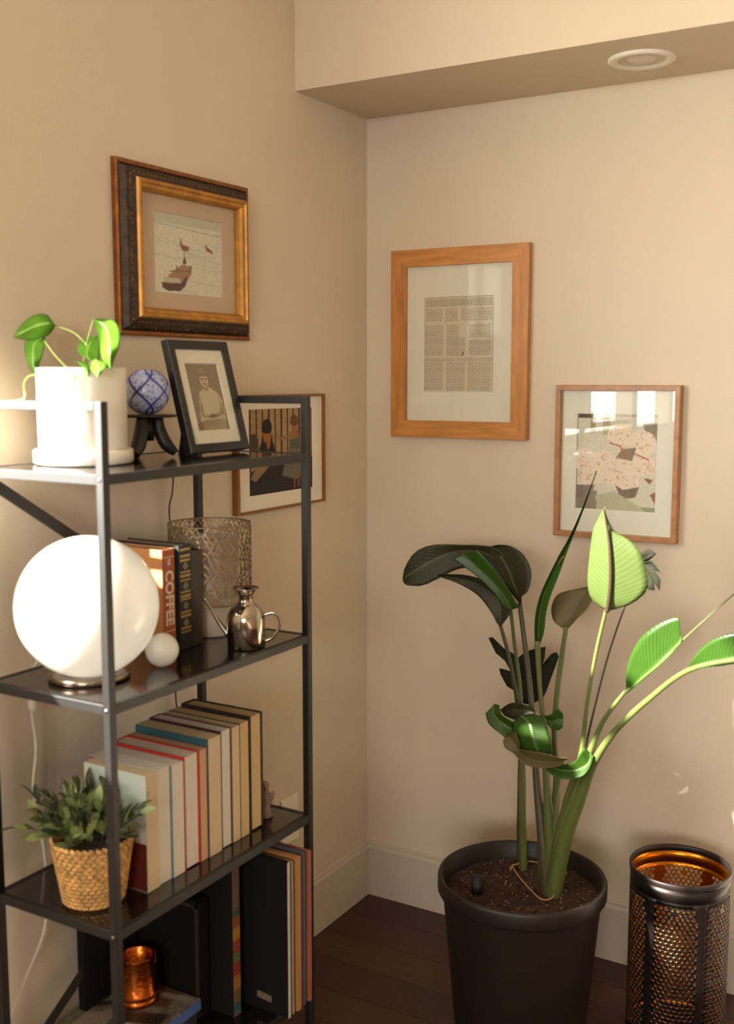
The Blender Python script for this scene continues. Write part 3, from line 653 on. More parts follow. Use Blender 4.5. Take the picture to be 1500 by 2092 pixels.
for i in range(NR-1):
    for j in range(NC):
        nb=[(i+1,j),(i+1,(j+(1 if i%2 else -1))%NC)]
        for q in nb:
            if rr.random()<.85:
                a,z=pts[i,j]; b_,y=pts[q]; 
                while b_-a>PI: b_-=2*PI
                while a-b_>PI: b_+=2*PI
                dx=(b_-a)*RL; dz=y-z; l_=math.hypot(dx,dz)+1e-6; nx,nz=-dz/l_,dx/l_; wd=rr.uniform(.0009,.0024)
                mid=((a+b_)/2+nx*.0012/RL,(z+y)/2+nz*.0012)
                quad=[(a,z),(mid[0]-nx*wd/RL,mid[1]-nz*wd),(b_,y),(mid[0]+nx*wd/RL,mid[1]+nz*wd)]
                for (r0,flip) in ((RL+.0006,0),): m.add([cp(u,v,r0) for u,v in quad],[(0,1,2,3)])
                m.add([cp(a-nx*.0006/RL,z-nz*.0006),cp(a+nx*.0006/RL,z+nz*.0006),cp(b_+nx*.0006/RL,y+nz*.0006),cp(b_-nx*.0006/RL,y-nz*.0006)],[(0,1,2,3)])
o=m.build('lattice',lm,la); solid(o,.0009); tag(o,kind='stuff')
# metal oil pourer
c=Vector((.292,-.938,Z2)); ss=mat('polished_steel','b5a99a',.12,metal=1); po=thing('oil_pourer','polished steel oil pourer with funnel top, thin spout and loop handle','pourer',c)
MB().lathe([(0,0),(.0345,0),(.036,.002),(.0362,.050),(.035,.060),(.030,.072),(.020,.081),(.0135,.086),(.0125,.091),(.014,.094)],c,48).build('body',ss,po)
MB().lathe([(.0125,.092),(.0125,.097),(.017,.103),(.0245,.111),(.0252,.1115),(.0245,.1125),(.0165,.106),(.011,.098)],c,40).build('funnel',ss,po)
rv=Vector((rt.x,rt.y,0)); 
MB().tube(smoothpath([c-rv*.030+Vector((0,0,.018)),c-rv*.046+Vector((0,0,.040)),c-rv*.062+Vector((0,0,.066)),c-rv*.078+Vector((0,0,.094))],5),lerpl([.006,.0045,.003,.0022],16),10).build('spout',ss,po)
MB().tube(smoothpath([c+rv*.034+Vector((0,0,.060)),c+rv*.050+Vector((0,0,.064)),c+rv*.062+Vector((0,0,.054)),c+rv*.062+Vector((0,0,.036)),c+rv*.050+Vector((0,0,.018)),c+rv*.035+Vector((0,0,.010))],6),.0018,8,flat=1.6).build('handle',ss,po)

# ------------------------------------------------ third shelf
Z3=LV[1]
pc=pagem('pages_cream','c9b28e'); pw=pagem('pages_white','cfc6b6'); pt=pagem('pages_peach','c09a74'); py=pagem('pages_yellow','c6a878')
G='books standing fore-edge out on the third shelf'
XF=.291
b0=book(-1.221,-1.191,.15,XF,Z3,.7875,mat('white_teal_cover','b5bdb0',.5),pc,'book with pale cover and maroon lower band, nearest the basket plant',group=G)
b0=r_cover[b0.name]; MB().box2((.151,-1.2214,Z3+.001),(.290,-1.2209,Z3+.085)).build('cover_band',mat('maroon_band','5e1d1c',.5),b0)
b1=book(-1.190,-1.157,.13,XF-.003,Z3,.7865,mat('pale_teal_cover','a9bdb2',.5),pw,'white-paged book with pale teal cover, second from the basket plant',group=G)
b1=r_cover[b1.name]; MB().box2((.131,-1.1904,.78),(.165,-1.1899,.7855)).build('red_corner',mat('red_print','a02a20',.5),b1)
book(-1.1555,-1.124,.135,XF,Z3,.785,mat('blue_grey_cover','6f858c',.5),pw,'pale paged paperback with a thin blue-grey cover edge',group=G)
book(-1.1225,-1.082,.12,XF,Z3,.790,mat('bright_red_cover','b0261a',.5),pw,'bright red covered book with white pages',hard=.0024,group=G,ov=.002)
book(-1.080,-1.060,.12,XF,Z3,.790,mat('orange_red_cover','a8402a',.5),pt,'tan-paged paperback with orange-red covers beside the red book',group=G)
book(-1.058,-1.021,.12,XF+.002,Z3,.804,mat('teal_blue_cover','27505a',.45,noise=.4,nscale=14),pc,'tall paperback showing a strip of teal-blue cover above its neighbours',group=G)
book(-1.019,-.9875,.12,XF,Z3,.807,mat('maroon_cover','451a20',.5),pw,'white-paged book with dark maroon cover edge',hard=.0028,group=G,ov=.0012)
book(-.986,-.962,.12,XF,Z3,.805,mat('green_cover','53714f',.5),pc,'cream-paged paperback with a thin green cover edge',group=G)
book(-.961,-.934,.12,XF,Z3,.806,mat('dark_edge_cover','4a3627',.5),py,'yellowed paperback just left of the tallest dark hardback',group=G)
book(-.932,-.892,.125,XF+.002,Z3,.8125,mat('black_brown_cover','231812',.5),py,'tallest hardback with blackish covers and yellowed pages, last of the row',hard=.003,group=G)
# figurine
c=Vector((.268,-.852,Z3)); fg=thing('glass_figurine','small clear glass figurine standing past the end of the book row','figurine',c)
gm=mat('tinted_glass','a08a78',.12,transl=.5)
MB().lathe([(0,0),(.014,0),(.016,.003),(.013,.012),(.009,.028),(.012,.042),(.008,.052),(.004,.056),(0,.057)],c,18).build('body',gm,fg)
MB().ball(c+Vector((0,0,.064)),.009,16).build('head',gm,fg)
for s in (-1,1): MB().ball(c+rv*s*.012+Vector((0,0,.038)),.01,12,0,(.5,.5,1.8),Matrix.Rotation(s*.35,3,'Y')).build('wing',gm,fg)
# basket plant
c=Vector((.224,-1.280,Z3)); bp_=thing('basket_plant','small leafy green plant in a woven straw basket on the third shelf','plant',c)
st_=mat('woven_straw','c29455',.75,noise=.35,nscale=60,bump=.6,bscale=150)
MB().lathe([(0,0),(.046,0),(.049,.004),(.066,.108),(.064,.108),(.047,.006),(0,.006)],c,40).build('basket',st_,bp_)
m=MB(); rr=random.Random(5)
for i in range(15):
    z=.006+i*.0072; r=.0487+(.066-.0487)*z/.108; n=30
    for k in range(n):
        a=2*PI*(k+(i%2)*.5)/n+rr.uniform(-.02,.02)
        q=Matrix.Rotation(a+PI/2,3,'Z')@Matrix.Rotation(R(-14 if (k//5)%2 else 14)+rr.uniform(-.1,.1),3,'Y')
        m.ball(c+Vector(((r+.001)*math.cos(a),(r+.001)*math.sin(a),z)),1,6,0,(.0076,.0028,.0029),q)
for k in range(40):
    a=2*PI*k/40; m.ball(c+Vector((.0655*math.cos(a),.0655*math.sin(a),.109)),1,6,0,(.007,.003,.0028),Matrix.Rotation(a+PI/2,3,'Z')@Matrix.Rotation(.5,3,'Y'))
o=m.build('weave',st_,bp_); tag(o,kind='stuff')
MB().lathe([(0,.098),(.062,.094)],c,24).build('soil',soil_m,bp_)
lms=[mat('dusty_leaf_light','7f8a52',.5,transl=.25),mat('dusty_leaf_mid','565f38',.5,transl=.25),mat('dusty_leaf_dark','343c26',.55,transl=.2)]
def leaf_proto(mt,L_=.032,W=.0068):
    vs=[];fs=[];uv=[]
    n=6
    for i in range(n+1):
        t=i/n; w_=W*math.sin(PI*min(1,(t*.92+.06)))**.8; z=.0025*math.sin(PI*t)
        vs+=[(t*L_,-w_,z+.0015),(t*L_,0,z),(t*L_,w_,z+.0015)]
    for i in range(n):
        for k in range(2): a=i*3+k; fs.append((a,a+1,a+4,a+3))
    me=bpy.data.meshes.new('leaf'); me.from_pydata(vs,[],fs); me.materials.append(mt); me.polygons.foreach_set('use_smooth',[True]*len(fs)); return me
lp=[leaf_proto(x) for x in lms]
cc=Vector((0,0,.108)); stems=MB()
for k in range(50):
    a=rr.uniform(0,2*PI); el=R(rr.choice((rr.uniform(8,40),rr.uniform(35,88)))); ln=rr.uniform(.055,.098)
    d=Vector((math.cos(a)*math.cos(el),math.sin(a)*math.cos(el),math.sin(el)))
    b_=cc+Vector((math.cos(a),math.sin(a),0))*rr.uniform(.0,.035); tip=b_+d*ln
    tip.z=max(tip.z,.112); tip.y=max(tip.y,-.078)
    stems.tube([b_,b_+d*ln*.5+Vector((0,0,.004)),tip],.0009,5)
    for q in range(6):
        t=.3+.7*q/5; pz=b_.lerp(tip,t)
        o=bpy.data.objects.new('leaf',lp[rr.choices((0,1,2),(5,5,3))[0]]); col.objects.link(o); o.parent=bp_; o.location=pz
        ld=(d+Vector((rr.uniform(-1,1),rr.uniform(-1,1),rr.uniform(-.4,.9)))*.75).normalized()
        o.rotation_euler=(ld.to_track_quat('X','Z')@Matrix.Rotation(rr.uniform(-1,1),3,'X').to_quaternion()).to_euler(); s=rr.uniform(.75,1.15); o.scale=(s,s,s)
o=stems.build('stems',mat('dark_stem','3a3a22',.7),bp_,world=False); tag(o,kind='stuff')

# ------------------------------------------------ bottom shelf
Z4=LV[0]
def sleeve(y0,y1,x0,x1,z1,c,label,edge=None,group='record sleeves standing at the far end of the bottom shelf'):
    r=thing('record_sleeve',label,'record',((x0+x1)/2,(y0+y1)/2,Z4),group)
    MB().box2((x0,y0,Z4),(x1,y1,z1)).build('cover',c,r)
    if edge is not None: MB().box2((x1,y0+.0002,Z4),(x1+.0006,y1-.0002,z1)).build('spine',edge,r)
    return r
bs=mat('black_sleeve','0f0d0c',.65,spec=.25); XR=.362
s0=sleeve(-.912,-.904,.048,XR,Z4+.318,bs,'black record sleeve facing the room, drawn with a pale curved line',mat('white_spine','b9b6ac',.5))
# drawing on the sleeve
pm_=mat('faded_print','40362c',.6)
def flat(pts,w_,name,parent,mt,y):
    off=root_loc(parent); m=MB(); P=[Vector(q) for q in pts]
    for a,b_ in zip(P[:-1],P[1:]):
        d=(b_-a); n_=Vector((-d.y,d.x)).normalized()*w_
        m.add([(a.x+n_.x,y,a.y+n_.y),(b_.x+n_.x,y,b_.y+n_.y),(b_.x-n_.x,y,b_.y-n_.y),(a.x-n_.x,y,a.y-n_.y)],[(0,1,2,3)])
    return solid(m.build(name,mt,parent),.0003)
q=[(.18,.47),(.205,.50),(.225,.48),(.235,.43),(.228,.385),(.215,.35),(.205,.38),(.21,.42),(.195,.45),(.18,.43)]
flat(q,.0018,'sleeve_drawing',s0,pm_,-.9125); flat([(.205,.35),(.22,.34)],.004,'sleeve_drawing',s0,pm_,-.9125)
MB().box((.305,-.9124,Z4+.030),(.035,.0005,.014),Matrix.Rotation(.1,3,'Y')).build('price_label',mat('grey_label','6a5c4c',.6),s0)
cols=[('dark_purple_spine','2a1f22','dark plum record sleeve just behind the black one'),('pale_spine','9c8a70','thin buff record sleeve among the row'),('dark_brown_spine','3c271d','dark brown record sleeve among the row'),
('orange_spine','b3793c','record sleeve with a bright tan-orange spine'),('tan_spine','a5835a','light tan record sleeve beside the orange one'),('rust_spine2','6a2d20','rust red record sleeve in the row'),('slate_spine','4c5556','slate blue record sleeve near the end of the row'),('maroon_spine2','56291f','dark maroon record sleeve near the end of the row'),('pink_spine','9a5a45','dusty pink record sleeve nearest the rear post')]
yy=-.9035
for k,(n_,h_,lb) in enumerate(cols):
    wd=(.008,.003,.006,.005,.006,.010,.006,.007,.009)[k]; dz=(.0,.004,.002,.006,.006,.004,.008,.0,.004)[k]; dx=(-.004,.0,-.003,.002,.002,-.002,.0,-.004,.002)[k]
    sleeve(yy,yy+wd-.0006,.05+dx,XR+dx,Z4+.310+dz,mat(n_,h_,.55),lb); yy+=wd+.0015
# multicoloured book
mc=thing('patterned_book','tall book whose spine is banded in brown, orange, yellow, red and green','book',(.14,-.95,Z4))
MB().box2((.03,-.963,Z4),(.2685,-.941,Z4+.30)).build('cover',mat('black_book_cover','15110f',.7,spec=.2),mc); MB().box2((.2685,-.9628,Z4),(.2690,-.9412,Z4+.30)).build('spine',mat('taupe_cover','6b5344',.6),mc)
zb=Z4+.008
for h_,c_ in ((.018,'1f5a5e'),(.03,'6a5330'),(.028,'9a6a28'),(.026,'8a2d24'),(.022,'5a6a34'),(.024,'8f3328'),(.026,'a5782e'),(.022,'8f4a22'),(.016,'3f4a42')):
    MB().box2((.2690,-.9626,zb),(.2694,-.9414,zb+h_-.001)).build('spine_band',mat('spine_band_'+c_,c_,.6),mc); zb+=h_
# black box
bb=thing('black_box','black box with a raised edge and slatted top behind the copper mug','box',(.12,-1.02,Z4))
bx=mat('black_plastic','0e0c0b',.7,spec=.2); edge=mat('worn_black_edge','2b231b',.5)
MB().box2((.034,-1.0,Z4),(.215,-.968,Z4+.235),bev=.002).build('body',bx,bb)
for k in range(6): MB().box2((.04+k*.03,-.998,Z4+.235),(.06+k*.03,-.970,Z4+.239)).build('top_slat',bx,bb)
m=MB(); m.box2((.208,-1.003,Z4+.004),(.214,-1.0,Z4+.232)); m.box2((.04,-1.003,Z4+.226),(.214,-1.0,Z4+.232)); m.build('front_edge',edge,bb)
# big flat books with the copper mug
p=Paint(120,100,'6f665c',21); p.noise(.2,6); p.blur(2)
p.poly([(0,.55),(.25,.45),(.5,.5),(.62,.75),(.6,1),(0,1)],'7d9aa0'); p.poly([(0,.8),(.35,.78),(.5,.9),(.5,1),(0,1)],'3f5f9a'); p.poly([(.3,.5),(.5,.55),(.7,.85),(.62,1),(.45,.8)],'b0ac90',.7)
p.poly([(0,.2),(.5,.1),(.6,.4),(.2,.5)],'8b8072'); p.poly([(.5,.45),(.62,.4),(.75,.9),(.62,.95)],'2f2a26'); p.poly([(.7,.4),(1,.3),(1,.7),(.8,.8)],'5d4034'); p.line([(.75,.1),(.9,.5),(.95,.9)],.03,'94897c'); p.line([(.6,.1),(.7,.3)],.03,'2f2a26'); p.blur(2); p.noise(.08,2)
ZB=Z4+.026
for z0,z1,xa,xb_,ya,yb,cv,pg_,lb in ((Z4,Z4+.026,.05,.217,-1.305,-1.012,mat('navy_cover','23262e',.5),pc,'dark thick book lying flat under the blue-edged one'),(Z4+.0262,Z4+.047,.045,.222,-1.29,-1.006,mat('blue_cover','46619a',.4),pw,'large flat book with blue spine and pictured cover under the copper mug')):
    r=thing('large_book',lb,'book',((xa+xb_)/2,(ya+yb)/2,z0),'large books lying flat on the bottom shelf')
    t=.002; m=MB(); m.box2((xa,ya,z0),(xb_,yb,z0+t)); m.box2((xa,ya,z1-t),(xb_,yb,z1)); m.box2((xb_-t,ya,z0+t),(xb_,yb,z1-t)); m.build('cover',cv,r)
    MB().box2((xa+.003,ya+.003,z0+t),(xb_-t,yb-.003,z1-t)).build('pages',pg_,r)
top=r; off=root_loc(top)
sheet('cover_print',p,Vector((.045,-1.290,z1+.0003))-off,(0,.284,0),(.177,0,0),top,.4)
ZM=Z4+.0475
c=Vector((.118,-1.068,ZM)); hv=(rv*.45+Vector((fw.x,fw.y,0)).normalized()*.9); cu=mat('hammered_copper','b05a24',.25,metal=1,bump=.5,bscale=120); mg=thing('copper_mug','tapered copper mug with banded foot standing on the large books','mug',c)
MB().lathe([(0,0),(.039,0),(.0405,.003),(.0405,.010),(.0385,.012),(.0395,.016),(.0395,.022),(.0375,.025),(.0325,.088),(.0335,.090),(.0325,.092),(.0305,.090),(.0355,.02),(0,.02)],c,48).build('body',cu,mg)
MB().tube(smoothpath([c+hv*.031+Vector((0,0,.082)),c+hv*.048+Vector((0,0,.084)),c+hv*.056+Vector((0,0,.066)),c+hv*.050+Vector((0,0,.038)),c+hv*.036+Vector((0,0,.028))],6),.003,8).build('handle',cu,mg)
fo=thing('black_folder','black folder standing against the back of the bottom shelf, left of the black box','folder',(.05,-1.075,ZM))
MB().box2((.0445,-1.150,ZM),(.0465,-1.008,ZM+.175)).build('cover',bx,fo); MB().box2((.0465,-1.150,ZM),(.0605,-1.148,ZM+.175)).build('spine',bx,fo)
MB().box2((.0605,-1.150,ZM),(.0625,-1.008,ZM+.175)).build('cover',bx,fo); MB().box2((.048,-1.147,ZM+.001),(.059,-1.010,ZM+.171)).build('pages',mat('grey_paper','5a4c40',.8),fo)
# little white knob
c=at(463,2052,2,Z4); kn=thing('drawer_knob','small white and brass knob lying in front of the patterned book','knob',c)
MB().lathe([(0,0),(.006,0),(.006,.004),(.003,.006),(.003,.010)],c,16).build('stem',mat('brass_stem','8a5a30',.4,metal=.7),kn); MB().ball(c+Vector((0,0,.0165)),.0075,16).build('knob_head',whitec,kn)

# ------------------------------------------------ big plant
PC=Vector((.638,-.412,0)); RZ=.37
bpk=mat('black_plastic_pot','221a15',.45,spec=.4,bump=.1,bscale=300)
tp=thing('bird_of_paradise_plant','tall green plant with paddle leaves in a big black nursery pot','plant',PC)
MB().lathe([(0,0),(.138,0),(.142,.004),(.172,.325),(.174,.330),(.181,.333),(.184,.338),(.184,.364),(.182,.370),(.177,.371),(.173,.368),(.171,.350),(.168,.345),(.166,.33),(.150,.1),(0,.1)],PC,72).build('pot',bpk,tp)
# soil: displaced disc
m=MB(); rr=random.Random(8); n=64; vs=[];fs=[];ring=16
for i in range(ring+1):
    for k in range(n):
        r=.1665*i/ring; a=2*PI*k/n; vs.append(PC+Vector((r*math.cos(a),r*math.sin(a),.322+.008*(i/ring)+(rr.uniform(-.003,.003) if i else 0))))
for i in range(ring):
    for k in range(n): k2=(k+1)%n; fs.append((i*n+k,i*n+k2,(i+1)*n+k2,(i+1)*n+k))
MB().add(vs,fs,0,True).build('soil',mat('big_pot_soil','3a2417',.95,noise=.6,nscale=70,bump=1,bscale=120),tp)
m=MB()
for k in range(150):
    a=rr.uniform(0,2*PI); r=.16*math.sqrt(rr.random()); m.ball(PC+Vector((r*math.cos(a),r*math.sin(a),.327+.006*r/.16)),rr.uniform(.0008,.0021),6)
tag(m.build('perlite',mat('perlite','94805f',.8),tp),kind='stuff')
m=MB()
for k in range(500):
    a=rr.uniform(0,2*PI); r=.162*math.sqrt(rr.random()); m.ball(PC+Vector((r*math.cos(a),r*math.sin(a),.326+.006*r/.16)),rr.uniform(.0015,.004),5,0,(1.3,.8,.7),Matrix.Rotation(rr.uniform(0,3),3,'Z'))
tag(m.build('bark_crumbs',mat('bark_crumb','40281a',.9,noise=.5,nscale=50),tp),kind='stuff')
c=at(975,1822,2,.33); MB().tube([c+Vector((0,0,-.01)),c+Vector((0,0,.035))],.014,14).build('plant_food_spike',mat('black_tube','0e0c0b',.6),tp)
# twine around the stems
tw=mat('natural_twine','b08a5c',.8)
def sp3(u,v,z): return at(u,v,2,z)
P=smoothpath([sp3(1046,1768,.338),sp3(1060,1790,.336),sp3(1085,1818,.336),sp3(1105,1836,.336),sp3(1125,1836,.336),sp3(1140,1815,.338),sp3(1158,1782,.342)],6)
MB().tube(P,.0013,6).build('twine',tw,tp)
MB().tube(smoothpath([sp3(1046,1768,.340),sp3(1080,1760,.342),sp3(1110,1765,.342),sp3(1158,1782,.342)],6),.0013,6).build('twine',tw,tp)
MB().tube([sp3(1046,1768,.340),sp3(1043,1778,.336)],.0012,6).build('twine',tw,tp)
# stalks  (u,v,Y)
stA=mat('stalk_green','59602f',.45,noise=.25,nscale=25,stretch=(1,1,.15),transl=.1); stD=mat('stalk_dark','403c24',.5,noise=.3,nscale=25,stretch=(1,1,.15)); stB=mat('stalk_bright','616c38',.4,noise=.2,nscale=25,stretch=(1,1,.15),transl=.15)
YA=-.295; YB=-.372
def stalk(pts,r,mt=stA): return pxtube(pts,r,mt,tp,'stalk',10,8)
stalk([(1066,1792,YA),(1065,1700,YA),(1066,1600,YA),(1064,1500,YA),(1055,1420,YA-.01),(1040,1340,YA-.02),(1020,1268,YA-.03)],[.011,.0105,.0095,.006,.005,.0045,.0040],stD)
stalk([(1070,1782,YA-.008),(1067,1640,YA-.008),(1066,1500,YA-.012),(1062,1400,YA-.02),(1052,1320,YA-.03),(1043,1240,YA-.04)],[.009,.008,.0055,.0048,.0042,.0038],stA)
stalk([(1120,1828,YB),(1108,1700,YB+.01),(1097,1600,YB+.02),(1090,1480,YB+.03),(1078,1360,YB+.04),(1062,1232,YB+.05)],[.016,.012,.008,.0068,.006,.0052],stD)
stalk([(1128,1828,YB+.004),(1124,1700,YB+.004),(1117,1600,YB),(1112,1500,YB),(1103,1400,YB),(1098,1310,YB)],[.018,.013,.008,.0055,.005,.0065],stA)
stalk([(1124,1834,YB+.012),(1130,1700,YB+.016),(1137,1600,YB+.02),(1133,1500,YB+.02),(1138,1420,YB+.02),(1147,1350,YB+.02),(1157,1280,YB+.02)],[.018,.012,.007,.0062,.006,.0055,.0050],stA)
stalk([(1130,1834,YB-.012),(1142,1740,YB-.018),(1160,1640,YB-.03),(1175,1590,YB-.04),(1190,1530,YB-.05),(1200,1440,YB-.06),(1217,1340,YB-.065),(1240,1240,YB-.07)],[.019,.016,.010,.009,.0058,.0045,.004,.0042],stA)
stalk([(1126,1834,YB-.006),(1148,1720,YB-.02),(1170,1650,YB-.04),(1198,1560,YB-.06),(1232,1475,YB-.08),(1278,1412,YB-.10)],[.018,.016,.013,.008,.0052,.0040],stB)
stalk([(1130,1830,YB-.01),(1156,1710,YB-.03),(1182,1640,YB-.05),(1213,1560,YB-.08),(1260,1490,YB-.11),(1330,1425,YB-.14),(1410,1368,YB-.17),(1520,1345,YB-.20)],[.018,.016,.013,.0090,.0068,.0058,.0052,.0048],stB)
stalk([(1278,1414,YB-.10),(1330,1372,YB-.11),(1390,1313,YB-.12),(1450,1258,YB-.13),(1510,1205,YB-.14)],[.0038,.0030,.0022,.0015,.0012],stB)
stalk([(1115,1828,YB+.02),(1118,1760,YB+.02),(1132,1690,YB+.0),(1140,1620,YB+.0),(1148,1570,YB+.0)],[.008,.006,.004,.0035,.002],stB)
# leaf blades
lf=leaf_mat('paddle_leaf','33511a','3c5f20','5f6e3a',.25,.14,150,'6d8a2c'); lfd=leaf_mat('paddle_leaf_dark','393621','413f26','5b5432',.5,.15,130,'55521e')
lfb=leaf_mat('paddle_leaf_light','556630','5b6c34','4f4029',.55,.15,170,'6d8036'); lfo=leaf_mat('paddle_leaf_brownish','6a6238','75693e','4d4426',.5,.3,120,'8f8448'); lfm=leaf_mat('split_leaf','242614','2a2c17','6a6544',.85,.12,20,'3f4518')
Y=YB
pxblade([(1058,1228,1062,1236,1066,1232),(1038,1205,1048,1190,1062,1188,.02),(1015,1185,1025,1155,1043,1150,.03),(975,1160,990,1128,1010,1118,.03),(935,1163,938,1125,945,1113,.02),(905,1177,895,1140,885,1113,.0),(865,1196,858,1160,848,1128,-.02),(835,1196,830,1178,827,1160,-.03),(826,1192,824,1188,823,1184,-.03)],Y+.06,lfd,tp,cup=.006)
pxblade([(1058,1218,1062,1226,1066,1218),(1038,1195,1050,1195,1080,1205,.01),(1025,1170,1038,1165,1086,1170,.02),(1012,1145,1023,1138,1072,1136,.03),(1003,1125,1010,1122,1045,1116,.04),(999,1117,1003,1116,1018,1113,.04)],Y+.05,lfd,tp,cup=.012)
pxblade([(1035,1243,1045,1246,1060,1241),(1005,1207,1030,1215,1046,1215,-.01),(975,1178,1000,1182,1024,1180,-.02),(945,1155,968,1152,995,1146,-.03),(923,1141,945,1132,975,1124,-.035)],Y-.01,lf,tp,cup=.010)
pxblade([(1016,1274,1022,1280,1028,1274),(1000,1245,1022,1240,1044,1250,.0),(975,1215,1005,1212,1040,1228,.0),(940,1194,965,1188,1010,1195,-.01),(912,1183,925,1180,955,1175,-.015),(893,1176,894,1175,896,1174,-.02)],Y+.03,lfd,tp,cup=.008)
pxblade([(1094,1318,1098,1322,1103,1318),(1092,1290,1100,1290,1112,1290,0),(1094,1255,1103,1252,1116,1252,0),(1104,1215,1112,1212,1126,1215,0),(1122,1175,1129,1172,1141,1178,0),(1142,1135,1147,1132,1156,1136,0),(1160,1104,1163,1102,1168,1104,0),(1186,1048,1188,1046,1190,1048,0),(1218,963,1219,961,1220,963,0)],Y,lf,tp,cup=.012)
pxblade([(1150,1284,1156,1287,1162,1283),(1131,1268,1168,1262,1182,1262,0),(1127,1240,1183,1240,1198,1246,.01),(1140,1214,1196,1220,1212,1225,.02),(1175,1204,1208,1203,1224,1208,.03),(1207,1198,1214,1197,1222,1200,.03)],Y+.03,lfo,tp,cup=.010)
FL=pxblade([(1234,1244,1240,1250,1246,1247,0),(1209,1224,1244,1222,1290,1234,-.005),(1201,1195,1247,1192,1322,1206,-.01),(1202,1160,1247,1155,1321,1170,-.015),(1206,1122,1245,1118,1308,1128,-.02),(1210,1092,1241,1092,1284,1101,-.02),(1214,1076,1239,1076,1256,1086,-.02),(1223,1058,1236,1056,1243,1062,-.02),(1231,1041,1233,1038,1235,1041,-.02)],Y-.07,lfb,tp,cup=-.010)
pxtube([(1240,1250,Y-.083),(1245,1222,Y-.088),(1248,1185,Y-.094),(1248,1150,Y-.099),(1246,1115,Y-.103),(1241,1080,Y-.104),(1234,1042,Y-.104)],[.0048,.0045,.004,.0036,.003,.002,.001],mat('rib_brown','3a2f1e',.7,spec=.2),FL,'leaf_rib')
pxblade([(1279,1404,1281,1414,1285,1414),(1280,1372,1297,1399,1302,1399,-.01),(1290,1336,1320,1380,1324,1380,-.015),(1312,1300,1345,1360,1349,1359,-.02),(1345,1274,1370,1336,1374,1335,-.02),(1375,1262,1388,1316,1391,1315,-.02),(1388,1262,1391,1300,1393,1306,-.02)],Y-.105,lf,tp,cup=.006)
pxblade([(1404,1368,1406,1371,1410,1370),(1420,1340,1430,1362,1432,1366,-.01),(1445,1314,1465,1352,1466,1362,-.015),(1480,1297,1500,1345,1500,1356,-.02),(1530,1290,1550,1338,1552,1348,-.02),(1590,1300,1592,1325,1594,1335,-.02)],Y-.17,lf,tp,cup=.005)
# curled lower leaf
pxblade([(992,1458,1010,1438,1020,1440),(1000,1480,1010,1460,1026,1460,-.01),(1026,1502,1030,1478,1048,1474,-.015),(1042,1518,1048,1490,1062,1482,-.01)],Y-.05,lf,tp,cup=.012)
pxblade([(1048,1474,1065,1462,1085,1458),(1046,1490,1080,1475,1112,1468,-.02),(1050,1510,1088,1500,1120,1492,-.03),(1058,1530,1096,1525,1126,1515,-.03),(1064,1545,1105,1545,1130,1540,-.02)],Y-.05,lf,tp,cup=-.014)
pxblade([(1028,1512,1040,1500,1055,1496),(1032,1528,1055,1520,1062,1520,-.01),(1050,1540,1066,1540,1062,1530,-.01),(1072,1562,1085,1550,1090,1535,-.02),(1105,1569,1112,1556,1118,1540,-.02),(1140,1566,1142,1556,1146,1548,-.02),(1158,1556,1158,1552,1160,1548,-.02)],Y-.09,lfo,tp,cup=.012)
pxblade([(1112,1566,1116,1560,1122,1556),(1130,1585,1140,1572,1150,1562,-.01),(1160,1592,1172,1574,1175,1556,-.015),(1190,1586,1196,1565,1186,1538,-.015),(1206,1565,1206,1552,1192,1530,-.01),(1212,1545,1206,1538,1194,1526,-.01)],Y-.09,lf,tp,cup=.010)
pxblade([(1112,1462,1116,1470,1118,1478),(1125,1460,1128,1474,1128,1490,0),(1140,1448,1142,1470,1142,1492,0),(1151,1460,1151,1472,1150,1485,0)],Y-.03,lf,tp,cup=.008)
pxblade([(1022,1450,1026,1456,1030,1462),(1045,1436,1050,1450,1050,1470,0),(1075,1440,1078,1452,1075,1470,0),(1092,1450,1093,1455,1094,1460,0)],Y+.0,lfd,tp,cup=.006)
# split dark leaves further back
def lobed(outl,ctr,Y,parent,name='leaf'):
    P=[at(u,v,1,Y) for u,v in outl]; C0=at(ctr[0],ctr[1],1,Y); n=len(P); vs=[C0+Vector((0,.010,0))];fs=[];uv=[(.5,.2)]
    for j in (1,2,3):
        f=j/3
        for k in range(n): vs.append(C0.lerp(P[k],f)+Vector((0,.010*(1-f*f),0))); uv.append((.5+.45*f,.05+f))
    for k in range(n): fs.append((0,1+k,1+(k+1)%n))
    for j in (0,1):
        for k in range(n): k2=(k+1)%n; fs.append((1+j*n+k,1+(j+1)*n+k,1+(j+1)*n+k2,1+j*n+k2))
    off=root_loc(parent); me=bpy.data.meshes.new(name); me.from_pydata([tuple(v-off) for v in vs],[],fs); ul=me.uv_layers.new(name='uv')
    for lp_ in me.loops: ul.data[lp_.index].uv=uv[lp_.vertex_index]
    me.materials.append(lfm); me.polygons.foreach_set('use_smooth',[True]*len(fs)); o=bpy.data.objects.new(name,me); col.objects.link(o); o.parent=parent; solid(o,.0007); return o
YK=-.24
o=lobed([(998,1303),(1007,1302),(1030,1325),(1046,1333),(1057,1345),(1075,1331),(1095,1325),(1115,1321),(1113,1343),(1108,1360),(1127,1336),(1137,1332),(1142,1342),(1126,1385),(1118,1408),(1110,1426),(1085,1440),(1062,1436),(1052,1412),(1036,1402),(1023,1378),(1020,1365),(1028,1367),(1041,1384),(1044,1372),(1032,1350),(1013,1334)],(1080,1388),YK,tp)
tag(o,label='dark lobed split leaf')
pxtube([(1102,1800,-.35),(1100,1600,-.31),(1092,1470,YK),(1078,1400,YK+.004)],[.004,.003,.0022,.0018],stD,tp,'stalk')
pxtube([(1085,1420,YK+.012),(1070,1390,YK+.012),(1062,1350,YK+.012)],.0010,mat('pale_vein','8a8560',.6),tp,'leaf_vein')
